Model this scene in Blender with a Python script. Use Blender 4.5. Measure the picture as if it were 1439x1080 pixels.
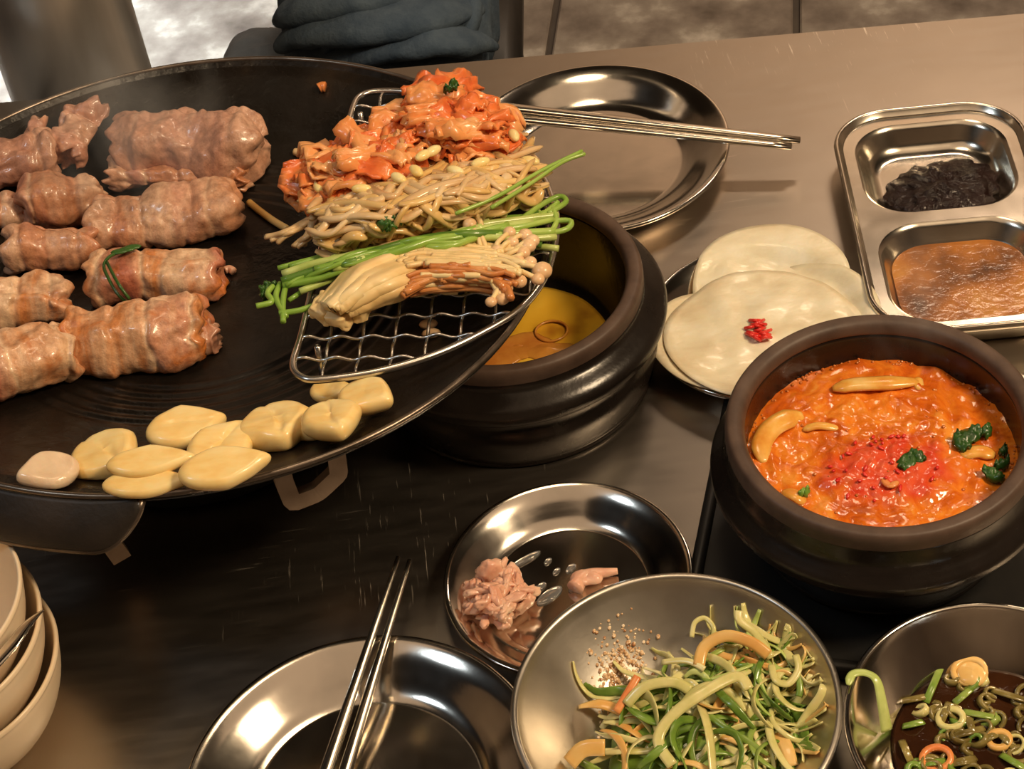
import bpy, math, random
import numpy as np
from mathutils import Vector, Matrix, noise as mnoise

for o in list(bpy.data.objects):
    bpy.data.objects.remove(o, do_unlink=True)
scene = bpy.context.scene
COL = scene.collection
rng = random.Random(7)

# ------------------------------------------------------------------ camera
# table top is z = 0, x to the right, y away from the photographer
F, PITCH, ROLL, CAMH = 2600.0, math.radians(44.39), math.radians(-8.91), 0.8775
fw = np.array([0, math.cos(PITCH), -math.sin(PITCH)])
r0 = np.array([1.0, 0, 0]); u0 = np.cross(r0, fw)
rx = math.cos(ROLL) * r0 + math.sin(ROLL) * u0
uy = -math.sin(ROLL) * r0 + math.cos(ROLL) * u0
CAM = np.array([0, 0, CAMH])
cam_data = bpy.data.cameras.new('camera')
cam_data.sensor_fit = 'HORIZONTAL'; cam_data.sensor_width = 36.0
cam_data.lens = F * 36.0 / 1439.0
cam_data.clip_start = 0.02; cam_data.clip_end = 50
cam = bpy.data.objects.new('camera', cam_data); COL.objects.link(cam)
M = Matrix.Identity(4)
for i in range(3):
    M[i][0] = rx[i]; M[i][1] = uy[i]; M[i][2] = -fw[i]; M[i][3] = CAM[i]
cam.matrix_world = M
scene.camera = cam

# ------------------------------------------------------------------ view, world, lamps
scene.view_settings.view_transform = 'Standard'
scene.view_settings.look = 'None'
scene.view_settings.gamma = 1.0
scene.view_settings.use_curve_mapping = False
scene.view_settings.exposure = 0.12
world = bpy.data.worlds.new('world'); scene.world = world
world.use_nodes = True
bg = world.node_tree.nodes['Background']
bg.inputs[0].default_value = (1.0, 0.80, 0.60, 1); bg.inputs[1].default_value = 0.10

def area(name, loc, target, size, power, color, shape='DISK', sy=None):
    l = bpy.data.lights.new(name, 'AREA'); l.shape = shape; l.size = size
    if sy: l.size_y = sy
    l.energy = power; l.color = color
    o = bpy.data.objects.new(name, l); COL.objects.link(o)
    o.location = loc
    d = Vector(target) - Vector(loc)
    o.rotation_euler = d.to_track_quat('-Z', 'Y').to_euler()
    return o
WARM = (1.0, 0.74, 0.46)
area('ceiling_lamp_warm', (1.05, 0.30, 1.50), (0.05, 0.85, 0), 0.40, 25, WARM)
area('ceiling_lamp_over_table', (0.10, 1.10, 1.72), (0.0, 0.95, 0), 0.40, 4, WARM)
area('back_wall_fill', (0.9, 2.35, 1.72), (0.8, 3.2, 0.6), 0.5, 24, (1.0, 0.74, 0.52))  # added unseen fill, lights the back wall that the table mirrors
area('overhead_fill_panel', (0.15, 0.22, 1.80), (0.15, 0.22, 0.0), 1.9, 4.6, (1.0, 0.68, 0.42), 'RECTANGLE', 1.6)  # added soft fill panel, sized so the plates' inner walls reflect brightly
wl = area('cool_floor_fill', (-0.80, 2.60, 1.20), (-0.74, 2.55, -0.75), 0.35, 5.5, (0.88, 0.96, 1.0)); wl.data.spread = math.radians(34)  # added unseen cool beam, narrowed to brighten only the left floor
area('ceiling_lamp_white', (-1.05, 0.55, 1.70), (-0.1, 0.85, 0), 0.30, 4, (0.80, 0.92, 1.0))

# ------------------------------------------------------------------ placing helpers
def ray_dir(px, py):
    return fw + ((px - 719.5) / F) * rx - ((py - 540.0) / F) * uy
def tp(px, py, z=0.0):
    d = ray_dir(px, py); return CAM + d * ((z - CAMH) / d[2])
PC = np.array([-0.1899, 0.9344, 0.13]); PR = 0.2277
PN = np.array([0.0467, 0.0628, 1.0]); PN /= np.linalg.norm(PN)
PX = np.array([1.0, 0, 0]) - PN * PN[0]; PX /= np.linalg.norm(PX)
PY = np.cross(PN, PX)
def pp(px, py, h=0.0):
    """the point of a pixel's ray on the plane h above the pan's rim plane"""
    d = ray_dir(px, py); c = PC + PN * h
    return CAM + d * (((c - CAM) @ PN) / (d @ PN))
def pan_h(r):
    xs = [0, .06, .11, .15, .18, .205, .2277]
    hs = [-.036, -.0355, -.033, -.027, -.0195, -.010, 0.0]
    return float(np.interp(r, xs, hs))
def on_pan(px, py, lift=0.0):
    h = -0.03
    for _ in range(12):
        p = pp(px, py, h + lift); r = np.linalg.norm((p - PC) - PN * ((p - PC) @ PN)); h = pan_h(r)
    return pp(px, py, h + lift)
def panloc(x, y, h):
    return PC + PX * x + PY * y + PN * h

# ------------------------------------------------------------------ materials
def new_mat(name):
    m = bpy.data.materials.new(name); m.use_nodes = True
    nt = m.node_tree; return m, nt, nt.nodes['Principled BSDF']
def nd(nt, kind, **kw):
    n = nt.nodes.new(kind)
    for k, v in kw.items():
        if k in n.inputs: n.inputs[k].default_value = v
        else: setattr(n, k, v)
    return n
def ramp(nt, src, stops):
    r = nt.nodes.new('ShaderNodeValToRGB')
    e = r.color_ramp.elements
    while len(e) < len(stops): e.new(0.5)
    for k, (p, c) in enumerate(stops):
        e[k].position = p; e[k].color = (*c, 1) if len(c) == 3 else c
    nt.links.new(src, r.inputs[0]); return r
def coords(nt, scale=(1, 1, 1), attr=None, rot=(0, 0, 0)):
    mp = nt.nodes.new('ShaderNodeMapping'); mp.inputs['Scale'].default_value = scale; mp.inputs['Rotation'].default_value = rot
    if attr:
        a = nd(nt, 'ShaderNodeAttribute', attribute_name=attr); nt.links.new(a.outputs['Vector'], mp.inputs[0])
    else:
        t = nt.nodes.new('ShaderNodeTexCoord'); nt.links.new(t.outputs['Object'], mp.inputs[0])
    return mp.outputs[0]
def noise(nt, vec, scale, detail=4, rough=0.55, dist=0.0):
    n = nd(nt, 'ShaderNodeTexNoise', Scale=scale, Detail=detail, Roughness=rough, Distortion=dist)
    nt.links.new(vec, n.inputs['Vector']); return n.outputs[0]
def bump(nt, b, src, strength, dist):
    n = nd(nt, 'ShaderNodeBump', Strength=strength, Distance=dist)
    nt.links.new(src, n.inputs['Height'])
    if b.inputs['Normal'].links: nt.links.new(b.inputs['Normal'].links[0].from_socket, n.inputs['Normal'])
    nt.links.new(n.outputs[0], b.inputs['Normal'])
def mixc(nt, fac, a, b, mode='MIX'):
    n = nt.nodes.new('ShaderNodeMix'); n.data_type = 'RGBA'; n.blend_type = mode
    if hasattr(fac, 'links'): nt.links.new(fac, n.inputs[0])
    else: n.inputs[0].default_value = fac
    for s, v in ((6, a), (7, b)):
        if hasattr(v, 'links'): nt.links.new(v, n.inputs[s])
        else: n.inputs[s].default_value = (*v, 1)
    return n.outputs[2]
def mat(name, stops, scale=40, rough=0.5, metal=0.0, bstr=0.3, bdist=0.001, bscale=None, sss=0.0, coat=0.0,
        stretch=(1, 1, 1), detail=4, trans=0.0, ior=1.45, rrange=None, sssr=(.004, .0018, .001), spec=0.5):
    """colour ramp over a noise, plus a fine bump"""
    m, nt, b = new_mat(name)
    v = coords(nt, stretch)
    n = noise(nt, v, scale, detail)
    r = ramp(nt, n, stops); nt.links.new(r.outputs[0], b.inputs['Base Color'])
    b.inputs['Roughness'].default_value = rough; b.inputs['Metallic'].default_value = metal
    b.inputs['Coat Weight'].default_value = coat; b.inputs['Coat Roughness'].default_value = 0.12
    b.inputs['Transmission Weight'].default_value = trans; b.inputs['IOR'].default_value = ior
    b.inputs['Specular IOR Level'].default_value = spec
    if sss:
        b.inputs['Subsurface Weight'].default_value = sss; b.inputs['Subsurface Radius'].default_value = sssr; b.inputs['Subsurface Scale'].default_value = 1.0
    if bstr: bump(nt, b, noise(nt, v, bscale or scale * 3, 5), bstr, bdist)
    if rrange:
        q = ramp(nt, noise(nt, v, scale * .7, 5), [(.3, (rrange[0],) * 3), (.7, (rrange[1],) * 3)])
        nt.links.new(q.outputs[0], b.inputs['Roughness'])
    return m
MT = {}
MT['steel'] = mat('polished_steel', [(.35, (.64, .60, .54)), (.65, (.74, .69, .62))], 30, metal=1, bstr=.08, bdist=.0008, bscale=50, rrange=(.10, .17))
MT['satin'] = mat('satin_steel', [(.35, (.52, .48, .42)), (.65, (.62, .58, .51))], 30, metal=1, bstr=.06, bdist=.0004, bscale=500, rrange=(.28, .38))
MT['tray_steel'] = mat('tray_steel', [(.35, (.66, .61, .53)), (.65, (.76, .71, .62))], 30, metal=1, bstr=.06, bdist=.0006, bscale=80, rrange=(.14, .24))
MT['wire'] = mat('wire_steel', [(.3, (.55, .53, .50)), (.7, (.75, .72, .68))], 60, metal=1, rough=.25, bstr=.1, bdist=.0003)
MT['iron'] = mat('seasoned_iron', [(.30, (.005, .004, .003)), (.55, (.010, .007, .005)), (.75, (.030, .019, .011))], 12, bstr=.6, bdist=.0016, bscale=75, rrange=(.14, .46), spec=.45)
MT['iron_rim'] = mat('worn_iron_edge', [(.3, (.09, .07, .055)), (.7, (.26, .21, .17))], 40, metal=.8, rough=.3, bstr=.3, bdist=.0006)
MT['iron_out'] = mat('outer_iron', [(.3, (.012, .009, .007)), (.7, (.030, .021, .015))], 30, rough=.5, bstr=.4, bdist=.001, bscale=160)
MT['clay'] = mat('black_glazed_clay', [(.3, (.008, .006, .005)), (.7, (.015, .011, .009))], 30, bstr=.25, bdist=.0008, bscale=140, rrange=(.18, .34))
MT['clay_rim'] = mat('bare_clay_rim', [(.3, (.060, .036, .026)), (.7, (.105, .066, .048))], 60, rough=.5, bstr=.25, bdist=.0006, bscale=300)
MT['bracket'] = mat('worn_steel_bracket', [(.3, (.30, .22, .16)), (.7, (.46, .35, .27))], 50, metal=.1, rough=.5, bstr=.3)
MT['black'] = mat('black_plastic', [(.3, (.006, .006, .006)), (.7, (.012, .011, .010))], 40, rough=.45, bstr=.15, bdist=.0005)
MT['cream'] = mat('cream_melamine', [(.3, (.80, .64, .45)), (.7, (.86, .71, .52))], 12, rough=.25, bstr=.03, sss=.1)
MT['garlic'] = mat('garlic', [(.25, (.86, .55, .17)), (.5, (.93, .68, .28)), (.8, (.96, .79, .42))], 45, rough=.34, bstr=.35, bdist=.0008, bscale=60, sss=.25, coat=.35, stretch=(1, 2.4, 1))
MT['garlic_raw'] = mat('moist_garlic', [(.3, (.72, .52, .34)), (.7, (.88, .70, .50))], 60, rough=.2, bstr=.5, bdist=.0015, bscale=130, sss=.25, coat=.5)
MT['radish'] = mat('white_radish', [(.3, (.66, .54, .36)), (.5, (.80, .70, .51)), (.7, (.90, .82, .66))], 22, rough=.3, bstr=.6, bdist=.0018, bscale=55, sss=.2, coat=.25, stretch=(1, 1.8, 1), detail=7)
MT['sprout'] = mat('bean_sprout', [(.25, (.60, .38, .16)), (.5, (.74, .52, .27)), (.8, (.82, .64, .40))], 30, rough=.3, bstr=.2, bdist=.0005, sss=.15, coat=.25)
MT['sprout_gold'] = mat('golden_sprout', [(.25, (.62, .36, .10)), (.5, (.76, .50, .19)), (.8, (.84, .62, .30))], 30, rough=.26, bstr=.2, bdist=.0005, sss=.1, coat=.45)
MT['sprout_brown'] = mat('brown_sprout', [(.25, (.50, .29, .12)), (.5, (.66, .43, .21)), (.8, (.78, .57, .33))], 30, rough=.26, bstr=.2, bdist=.0005, sss=.1, coat=.45)
MT['sprout_head'] = mat('sprout_head', [(.3, (.88, .66, .22)), (.7, (.94, .82, .45))], 60, rough=.3, bstr=.1, sss=.15, coat=.2)
MT['kimchi_red'] = mat('kimchi_red', [(.25, (.62, .10, .025)), (.5, (.80, .20, .05)), (.8, (.86, .36, .12))], 55, rough=.3, bstr=.5, bdist=.001, bscale=150, sss=.12, coat=.35)
MT['kimchi_pale'] = mat('kimchi_pale', [(.25, (.70, .19, .045)), (.5, (.82, .34, .11)), (.8, (.88, .50, .22))], 35, rough=.3, bstr=.5, bdist=.001, bscale=130, sss=.15, coat=.35)
MT['green_stem'] = mat('water_parsley_stem', [(.25, (.12, .26, .03)), (.5, (.24, .42, .06)), (.8, (.46, .60, .14))], 20, rough=.3, bstr=.15, bdist=.0004, sss=.1, coat=.25)
MT['green_pale'] = mat('pale_parsley_stem', [(.3, (.36, .48, .10)), (.7, (.62, .70, .26))], 50, rough=.3, bstr=.15, bdist=.0004, coat=.3)
MT['green_mid'] = mat('deep_parsley_stem', [(.3, (.06, .15, .02)), (.7, (.14, .27, .035))], 50, rough=.3, bstr=.15, bdist=.0004, coat=.3)
MT['green_dark'] = mat('dark_green_leaf', [(.3, (.012, .045, .008)), (.7, (.05, .14, .02))], 50, rough=.35, bstr=.4, coat=.2)
MT['mushroom'] = mat('cream_mushroom', [(.25, (.72, .46, .17)), (.5, (.84, .62, .30)), (.8, (.90, .74, .44))], 24, rough=.4, bstr=.35, bdist=.0008, bscale=120, sss=.15, stretch=(1, 2, 1), coat=.1)
MT['mushroom_brown'] = mat('soaked_mushroom', [(.25, (.42, .12, .03)), (.5, (.62, .24, .07)), (.8, (.78, .42, .17))], 50, rough=.28, bstr=.4, bdist=.0008, coat=.35, sss=.1)
MT['enoki_cap'] = mat('enoki_cap', [(.3, (.72, .44, .22)), (.7, (.86, .62, .38))], 70, rough=.3, bstr=.1, sss=.15, coat=.2)
MT['scallion_pale'] = mat('pale_scallion', [(.25, (.46, .46, .12)), (.5, (.68, .62, .26)), (.8, (.84, .76, .44))], 45, rough=.25, bstr=.15, bdist=.0004, sss=.15, coat=.3)
MT['scallion_green'] = mat('green_scallion', [(.25, (.07, .15, .015)), (.5, (.17, .29, .04)), (.8, (.38, .46, .12))], 45, rough=.25, bstr=.15, bdist=.0004, sss=.1, coat=.3)
MT['scallion_spicy'] = mat('seasoned_scallion', [(.25, (.62, .28, .06)), (.5, (.76, .46, .14)), (.8, (.82, .62, .28))], 28, rough=.28, bstr=.15, bdist=.0004, sss=.12, coat=.3)
MT['chili'] = mat('red_chili', [(.3, (.60, .010, .012)), (.7, (.78, .05, .03))], 90, rough=.3, bstr=.5, bdist=.0006, coat=.3)
MT['orange'] = mat('orange_pepper', [(.3, (.66, .16, .04)), (.7, (.80, .34, .10))], 60, rough=.3, bstr=.2, coat=.3)
MT['scrap'] = mat('pink_cooked_scrap', [(.25, (.66, .30, .19)), (.5, (.80, .45, .31)), (.8, (.90, .64, .46))], 60, rough=.3, bstr=.6, bdist=.0012, bscale=160, sss=.25, coat=.3)
MT['paste'] = mat('dark_bean_paste', [(.3, (.006, .003, .003)), (.7, (.018, .007, .006))], 60, rough=.17, bstr=.9, bdist=.004, bscale=170, coat=.1, spec=.3)
MT['navy'] = mat('navy_fleece', [(.3, (.048, .072, .105)), (.7, (.085, .118, .155))], 40, rough=.95, bstr=.6, bdist=.002, bscale=220, spec=.1)
MT['leather'] = mat('dark_grey_leather', [(.3, (.06, .078, .098)), (.7, (.15, .18, .21))], 12, rough=.38, bstr=.5, bdist=.004, bscale=40)
MT['wall'] = mat('plaster_wall', [(.3, (.36, .29, .23)), (.7, (.46, .38, .31))], 3, rough=.85, bstr=.2)
MT['ceiling'] = mat('dark_ceiling', [(.3, (.020, .016, .013)), (.7, (.030, .024, .019))], 3, rough=.9, bstr=.1)
MT['grout'] = mat('grout', [(.3, (.06, .05, .045)), (.7, (.10, .085, .07))], 8, rough=.9, bstr=.1)
MT['tile'] = mat('stone_tile', [(.30, (.12, .10, .085)), (.45, (.22, .19, .165)), (.55, (.30, .27, .235)), (.68, (.55, .52, .47))], 11, rough=.55, bstr=.35, bdist=.004, bscale=30, detail=7)

def table_mat():
    m, nt, b = new_mat('scratched_steel_table')
    v = coords(nt)
    b.inputs['Metallic'].default_value = 1.0
    c = ramp(nt, noise(nt, v, 5, 5), [(.3, (.41, .365, .315)), (.7, (.50, .445, .385))])
    # two sets of thin scratches
    s1 = ramp(nt, noise(nt, coords(nt, (7, 200, 1), rot=(0, 0, -.42)), 3.0, 3, .6), [(.645, (0, 0, 0)), (.72, (.8, .8, .8))])
    s2 = ramp(nt, noise(nt, coords(nt, (190, 10, 1), rot=(0, 0, .18)), 3.0, 3, .6), [(.645, (0, 0, 0)), (.72, (.8, .8, .8))])
    gate = ramp(nt, noise(nt, v, 6, 2), [(.47, (0, 0, 0)), (.60, (1, 1, 1))])
    mx = nt.nodes.new('ShaderNodeMath'); mx.operation = 'MAXIMUM'
    g2 = ramp(nt, noise(nt, v, 4, 2), [(.50, (1, 1, 1)), (.58, (0, 0, 0))])
    m2 = nt.nodes.new('ShaderNodeMath'); m2.operation = 'MULTIPLY'; nt.links.new(s2.outputs[0], m2.inputs[0]); nt.links.new(g2.outputs[0], m2.inputs[1])
    m1 = nt.nodes.new('ShaderNodeMath'); m1.operation = 'MULTIPLY'; nt.links.new(s1.outputs[0], m1.inputs[0])
    g1 = ramp(nt, noise(nt, v, 4, 2), [(.50, (0, 0, 0)), (.58, (1, 1, 1))]); nt.links.new(g1.outputs[0], m1.inputs[1])
    nt.links.new(m1.outputs[0], mx.inputs[0]); nt.links.new(m2.outputs[0], mx.inputs[1])
    mu = nt.nodes.new('ShaderNodeMath'); mu.operation = 'MULTIPLY'
    nt.links.new(mx.outputs[0], mu.inputs[0]); nt.links.new(gate.outputs[0], mu.inputs[1])
    nt.links.new(mixc(nt, mu.outputs[0], c.outputs[0], (.80, .72, .62)), b.inputs['Base Color'])
    ro = ramp(nt, noise(nt, coords(nt, (6, 30, 1)), 4, 5), [(.3, (.29,) * 3), (.7, (.35,) * 3)])
    nt.links.new(mixc(nt, mu.outputs[0], ro.outputs[0], (.5, .5, .5)), b.inputs['Roughness'])
    bump(nt, b, noise(nt, coords(nt, (2, 60, 1)), 14, 4), .02, .0003)
    inv = nt.nodes.new('ShaderNodeMath'); inv.operation = 'MULTIPLY_ADD'; inv.inputs[1].default_value = -.55; inv.inputs[2].default_value = 1.0
    nt.links.new(mu.outputs[0], inv.inputs[0]); nt.links.new(inv.outputs[0], b.inputs['Metallic'])
    return m
MT['table'] = table_mat()

def meat_mat(name, pink, sear, charw):
    m, nt, b = new_mat(name)
    t = nt.nodes.new('ShaderNodeAttribute'); t.attribute_name = 'roll'
    uv = t.outputs['Vector']
    o = coords(nt)
    mp = nt.nodes.new('ShaderNodeMapping'); mp.inputs['Scale'].default_value = (4.2, .9, 1.0); nt.links.new(uv, mp.inputs[0])
    band = noise(nt, mp.outputs[0], 1.0, 4, .6, .6)
    tn = nd(nt, 'ShaderNodeAttribute', attribute_name='tone')
    ad = nt.nodes.new('ShaderNodeMath'); ad.operation = 'MULTIPLY_ADD'; ad.inputs[1].default_value = .75; nt.links.new(band, ad.inputs[0])
    ad2 = nt.nodes.new('ShaderNodeMath'); ad2.operation = 'MULTIPLY_ADD'; ad2.inputs[1].default_value = .62; ad2.inputs[2].default_value = -.18; nt.links.new(tn.outputs['Fac'], ad2.inputs[0]); nt.links.new(ad2.outputs[0], ad.inputs[2])
    c = ramp(nt, ad.outputs[0], [(.12, (.52, .17, .10)), (.30, (.70, .38, .23)), (.46, (.84, .60, .39)), (.58, (.76, .46, .27)), (.70, (.62, .24, .07)), (.88, (.58, .24, .17))])
    c1 = mixc(nt, pink, c.outputs[0], (.55, .305, .225))
    s = ramp(nt, noise(nt, o, 34, 4, .6, .4), [(.52, (0, 0, 0)), (.68, (1, 1, 1))])
    sm = nt.nodes.new('ShaderNodeMath'); sm.operation = 'MULTIPLY'; sm.inputs[1].default_value = sear; nt.links.new(s.outputs[0], sm.inputs[0])
    c2 = mixc(nt, sm.outputs[0], c1, (.62, .19, .035))
    k = ramp(nt, noise(nt, o, 75, 3, .5), [(.72 - charw, (0, 0, 0)), (.78 - charw, (1, 1, 1))])
    fm = ramp(nt, noise(nt, o, 170, 5, .65), [(.32, (.62, .55, .50)), (.62, (1.08, 1.06, 1.04))])
    c2 = mixc(nt, 1.0, c2, fm.outputs[0], 'MULTIPLY')
    c3 = mixc(nt, k.outputs[0], c2, (.085, .028, .016))
    nt.links.new(c3, b.inputs['Base Color'])
    b.inputs['Roughness'].default_value = .36
    b.inputs['Coat Weight'].default_value = .45; b.inputs['Coat Roughness'].default_value = .12
    b.inputs['Subsurface Weight'].default_value = .06; b.inputs['Subsurface Radius'].default_value = (.003, .0014, .0008); b.inputs['Subsurface Scale'].default_value = 1.0
    bump(nt, b, noise(nt, o, 95, 4, .55), .5, .0016)
    bump(nt, b, noise(nt, o, 330, 4, .6), .6, .0009)
    return m
MT['meat_a'] = meat_mat('pork_seared', .05, 1.0, .0)
MT['meat_b'] = meat_mat('pork_pale', .45, .35, -.01)
MT['meat_c'] = meat_mat('pork_pink', .75, .18, -.01)

def stew_mat():
    m, nt, b = new_mat('red_stew')
    o = coords(nt)
    n1 = ramp(nt, noise(nt, o, 40, 6, .65, 1.2), [(.28, (.36, .050, .004)), (.44, (.62, .12, .008)), (.58, (.78, .21, .018)), (.74, (.86, .36, .06))])
    at = nd(nt, 'ShaderNodeAttribute', attribute_name='heap')
    red = ramp(nt, noise(nt, o, 90, 4, .6), [(.3, (.60, .030, .010)), (.7, (.80, .13, .05))])
    nt.links.new(mixc(nt, at.outputs['Fac'], n1.outputs[0], red.outputs[0]), b.inputs['Base Color'])
    b.inputs['Roughness'].default_value = .18; b.inputs['Coat Weight'].default_value = .8; b.inputs['Coat Roughness'].default_value = .06
    bump(nt, b, noise(nt, o, 90, 4, .5), .6, .0025)
    return m
MT['stew'] = stew_mat()

def liquid_mat(name, stops, scale, rough, bstr, bscale, bd=.001, coat=.6):
    m = mat(name, stops, scale, rough=rough, bstr=bstr, bdist=bd, bscale=bscale, coat=coat)
    m.node_tree.nodes['Principled BSDF'].inputs['Coat Roughness'].default_value = .04
    return m
MT['egg'] = liquid_mat('yellow_egg_broth', [(.34, (.40, .15, .012)), (.46, (.80, .44, .03)), (.7, (.92, .60, .07))], 14, .3, .3, 60)
MT['soy'] = liquid_mat('soy_dressing', [(.3, (.016, .006, .003)), (.7, (.045, .016, .006))], 30, .10, .5, 70, .002)
MT['oil_sauce'] = liquid_mat('amber_sauce', [(.34, (.085, .040, .022)), (.44, (.22, .080, .022)), (.55, (.40, .15, .035)), (.72, (.56, .27, .07))], 20, .10, .3, 160, .0012)

def duct_mat():
    m, nt, b = new_mat('steel_duct')
    v = coords(nt, (1, 1, .05))
    r = ramp(nt, noise(nt, v, 16, 5), [(.3, (.34, .32, .30)), (.7, (.60, .57, .54))])  # pale vertical streaks paint the pipe's highlights into its colour
    nt.links.new(r.outputs[0], b.inputs['Base Color'])
    b.inputs['Metallic'].default_value = .65; b.inputs['Roughness'].default_value = .28
    bump(nt, b, noise(nt, v, 30, 3), .15, .002)
    return m
MT['duct'] = duct_mat()

# ------------------------------------------------------------------ mesh helpers
def link(name, V, Fc, m, root=None, smooth=True, attrs=None):
    """one mesh object from world-space vertices; its origin is the root's place, or the middle of its foot"""
    V = np.asarray(V, float)
    if root is not None and root.type == 'EMPTY': base = np.array(root.location)
    elif root is not None: base = np.array(root['_o'])
    else: base = np.array([(V[:, 0].min() + V[:, 0].max()) / 2, (V[:, 1].min() + V[:, 1].max()) / 2, V[:, 2].min()])
    me = bpy.data.meshes.new(name)
    me.from_pydata((V - base).tolist(), [], [list(map(int, f)) for f in Fc])
    if smooth: me.polygons.foreach_set('use_smooth', [True] * len(me.polygons))
    for k, a in (attrs or {}).items():
        a = np.asarray(a, float)
        if a.ndim == 1:
            at = me.attributes.new(k, 'FLOAT', 'POINT'); at.data.foreach_set('value', a)
        else:
            at = me.attributes.new(k, 'FLOAT_VECTOR', 'POINT'); at.data.foreach_set('vector', a.ravel())
    me.materials.append(MT[m] if isinstance(m, str) else m)
    me.update()
    o = bpy.data.objects.new(name, me); COL.objects.link(o)
    if root is None: o.location = base
    else: o.parent = root
    o['_o'] = base.tolist()
    return o
def thing(name, loc, label, cat, group=None):
    e = bpy.data.objects.new(name, None); COL.objects.link(e); e.location = tuple(float(q) for q in loc); e.empty_display_size = .02
    return tag(e, label, cat, group)
def tag(o, label=None, cat=None, group=None, kind=None):
    if label: o['label'] = label
    if cat: o['category'] = cat
    if group: o['group'] = group
    if kind: o['kind'] = kind
    return o
def spline(pts, k=6, closed=False):
    P = np.asarray(pts, float); n = len(P); out = []
    rngi = range(n if closed else n - 1)
    for i in rngi:
        if closed: a, b, c, d = P[(i - 1) % n], P[i], P[(i + 1) % n], P[(i + 2) % n]
        else: a, b, c, d = P[max(i - 1, 0)], P[i], P[i + 1], P[min(i + 2, n - 1)]
        for j in range(k):
            t = j / k
            out.append(.5 * ((2 * b) + (-a + c) * t + (2 * a - 5 * b + 4 * c - d) * t * t + (-a + 3 * b - 3 * c + d) * t ** 3))
    if not closed: out.append(P[-1])
    return np.array(out)
def lathe(prof, c, n=96, X=None, Y=None, N=None, wob=0):
    """surface of revolution of (r, z) pairs about the axis N through c"""
    X = np.array([1., 0, 0]) if X is None else X; Y = np.array([0, 1., 0]) if Y is None else Y; N = np.array([0, 0, 1.]) if N is None else N
    c = np.asarray(c, float); V = []; Fc = []; rings = []
    for (r, z) in prof:
        if r < 1e-5:
            V.append(c + N * z); rings.append((len(V) - 1,))
        else:
            s = len(V)
            for k in range(n):
                a = 2 * math.pi * k / n
                V.append(c + N * z + (X * math.cos(a) + Y * math.sin(a)) * r)
            rings.append(tuple(range(s, s + n)))
    for A, B in zip(rings[:-1], rings[1:]):
        for k in range(n):
            k2 = (k + 1) % n
            if len(A) == 1 and len(B) == 1: continue
            if len(A) == 1: Fc.append((A[0], B[k2], B[k]))
            elif len(B) == 1: Fc.append((A[k], A[k2], B[0]))
            else: Fc.append((A[k], A[k2], B[k2], B[k]))
    return np.array(V), Fc
def circ(n, rx_=1.0, ry_=None):
    ry_ = rx_ if ry_ is None else ry_
    return [(rx_ * math.cos(2 * math.pi * k / n), ry_ * math.sin(2 * math.pi * k / n)) for k in range(n)]
def sweep(path, sect, scale=None, up=(0, 0, 1), closed=False, twist=0.0):
    """sweep a closed section along a path with transported frames"""
    P = np.asarray(path, float); n = len(P); m = len(sect)
    if closed: T = np.roll(P, -1, 0) - np.roll(P, 1, 0)
    else: T = np.gradient(P, axis=0)
    T /= (np.linalg.norm(T, axis=1)[:, None] + 1e-12)
    B = np.asarray(up, float); B = B - T[0] * (B @ T[0])
    if np.linalg.norm(B) < 1e-4: B = np.array([1., 0, 0]) - T[0] * T[0][0]
    B /= np.linalg.norm(B); V = []; Fc = []
    S = np.asarray(sect, float)
    for i in range(n):
        B = B - T[i] * (B @ T[i]); B /= np.linalg.norm(B) + 1e-12
        A = np.cross(T[i], B)
        a = twist * i / max(n - 1, 1); ca, sa = math.cos(a), math.sin(a)
        sc = 1.0 if scale is None else scale[i]
        for (p, q) in S: V.append(P[i] + (A * (p * ca - q * sa) + B * (p * sa + q * ca)) * sc)
    for i in range(n if closed else n - 1):
        i2 = (i + 1) % n
        for k in range(m):
            k2 = (k + 1) % m; Fc.append((i * m + k, i * m + k2, i2 * m + k2, i2 * m + k))
    if not closed:
        Fc.append(tuple(range(m))[::-1]); Fc.append(tuple(range((n - 1) * m, n * m)))
    return np.array(V), Fc
def tube(path, r, n=8, taper=None, closed=False, up=(0, 0, 1)):
    return sweep(path, circ(n, r), taper, up, closed)
def ribbon_sect(w, t):
    return [(-w / 2, -t * .2), (-w / 4, -t / 2), (w / 4, -t / 2), (w / 2, -t * .2), (w / 2, t * .2), (w / 4, t / 2), (-w / 4, t / 2), (-w / 2, t * .2)]
def box(c, s, X=(1, 0, 0), Y=(0, 1, 0), Z=(0, 0, 1), bev=0.0):
    """box with chamfered vertical and horizontal edges"""
    c = np.asarray(c, float); X, Y, Z = map(lambda q: np.asarray(q, float), (X, Y, Z))
    hx, hy, hz = (q / 2 for q in s)
    if bev <= 0:
        L = [(-1, -1), (1, -1), (1, 1), (-1, 1)]; V = [c + X * a * hx + Y * b * hy + Z * z * hz for z in (-1, 1) for a, b in L]
        return np.array(V), [(3, 2, 1, 0), (4, 5, 6, 7)] + [(k, (k + 1) % 4, 4 + (k + 1) % 4, 4 + k) for k in range(4)]
    def loop(ix, iy, z, b):
        return [c + X * x + Y * y + Z * z for x, y in ((-ix + b, -iy), (ix - b, -iy), (ix, -iy + b), (ix, iy - b), (ix - b, iy), (-ix + b, iy), (-ix, iy - b), (-ix, -iy + b))]
    rings = [loop(hx - bev, hy - bev, -hz, bev * .6), loop(hx, hy, -hz + bev, bev), loop(hx, hy, hz - bev, bev), loop(hx - bev, hy - bev, hz, bev * .6)]
    V = [v for r in rings for v in r]; Fc = [tuple(range(8))[::-1], tuple(range(24, 32))]
    for i in range(3):
        for k in range(8): Fc.append((i * 8 + k, i * 8 + (k + 1) % 8, i * 8 + 8 + (k + 1) % 8, i * 8 + 8 + k))
    return np.array(V), Fc
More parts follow.
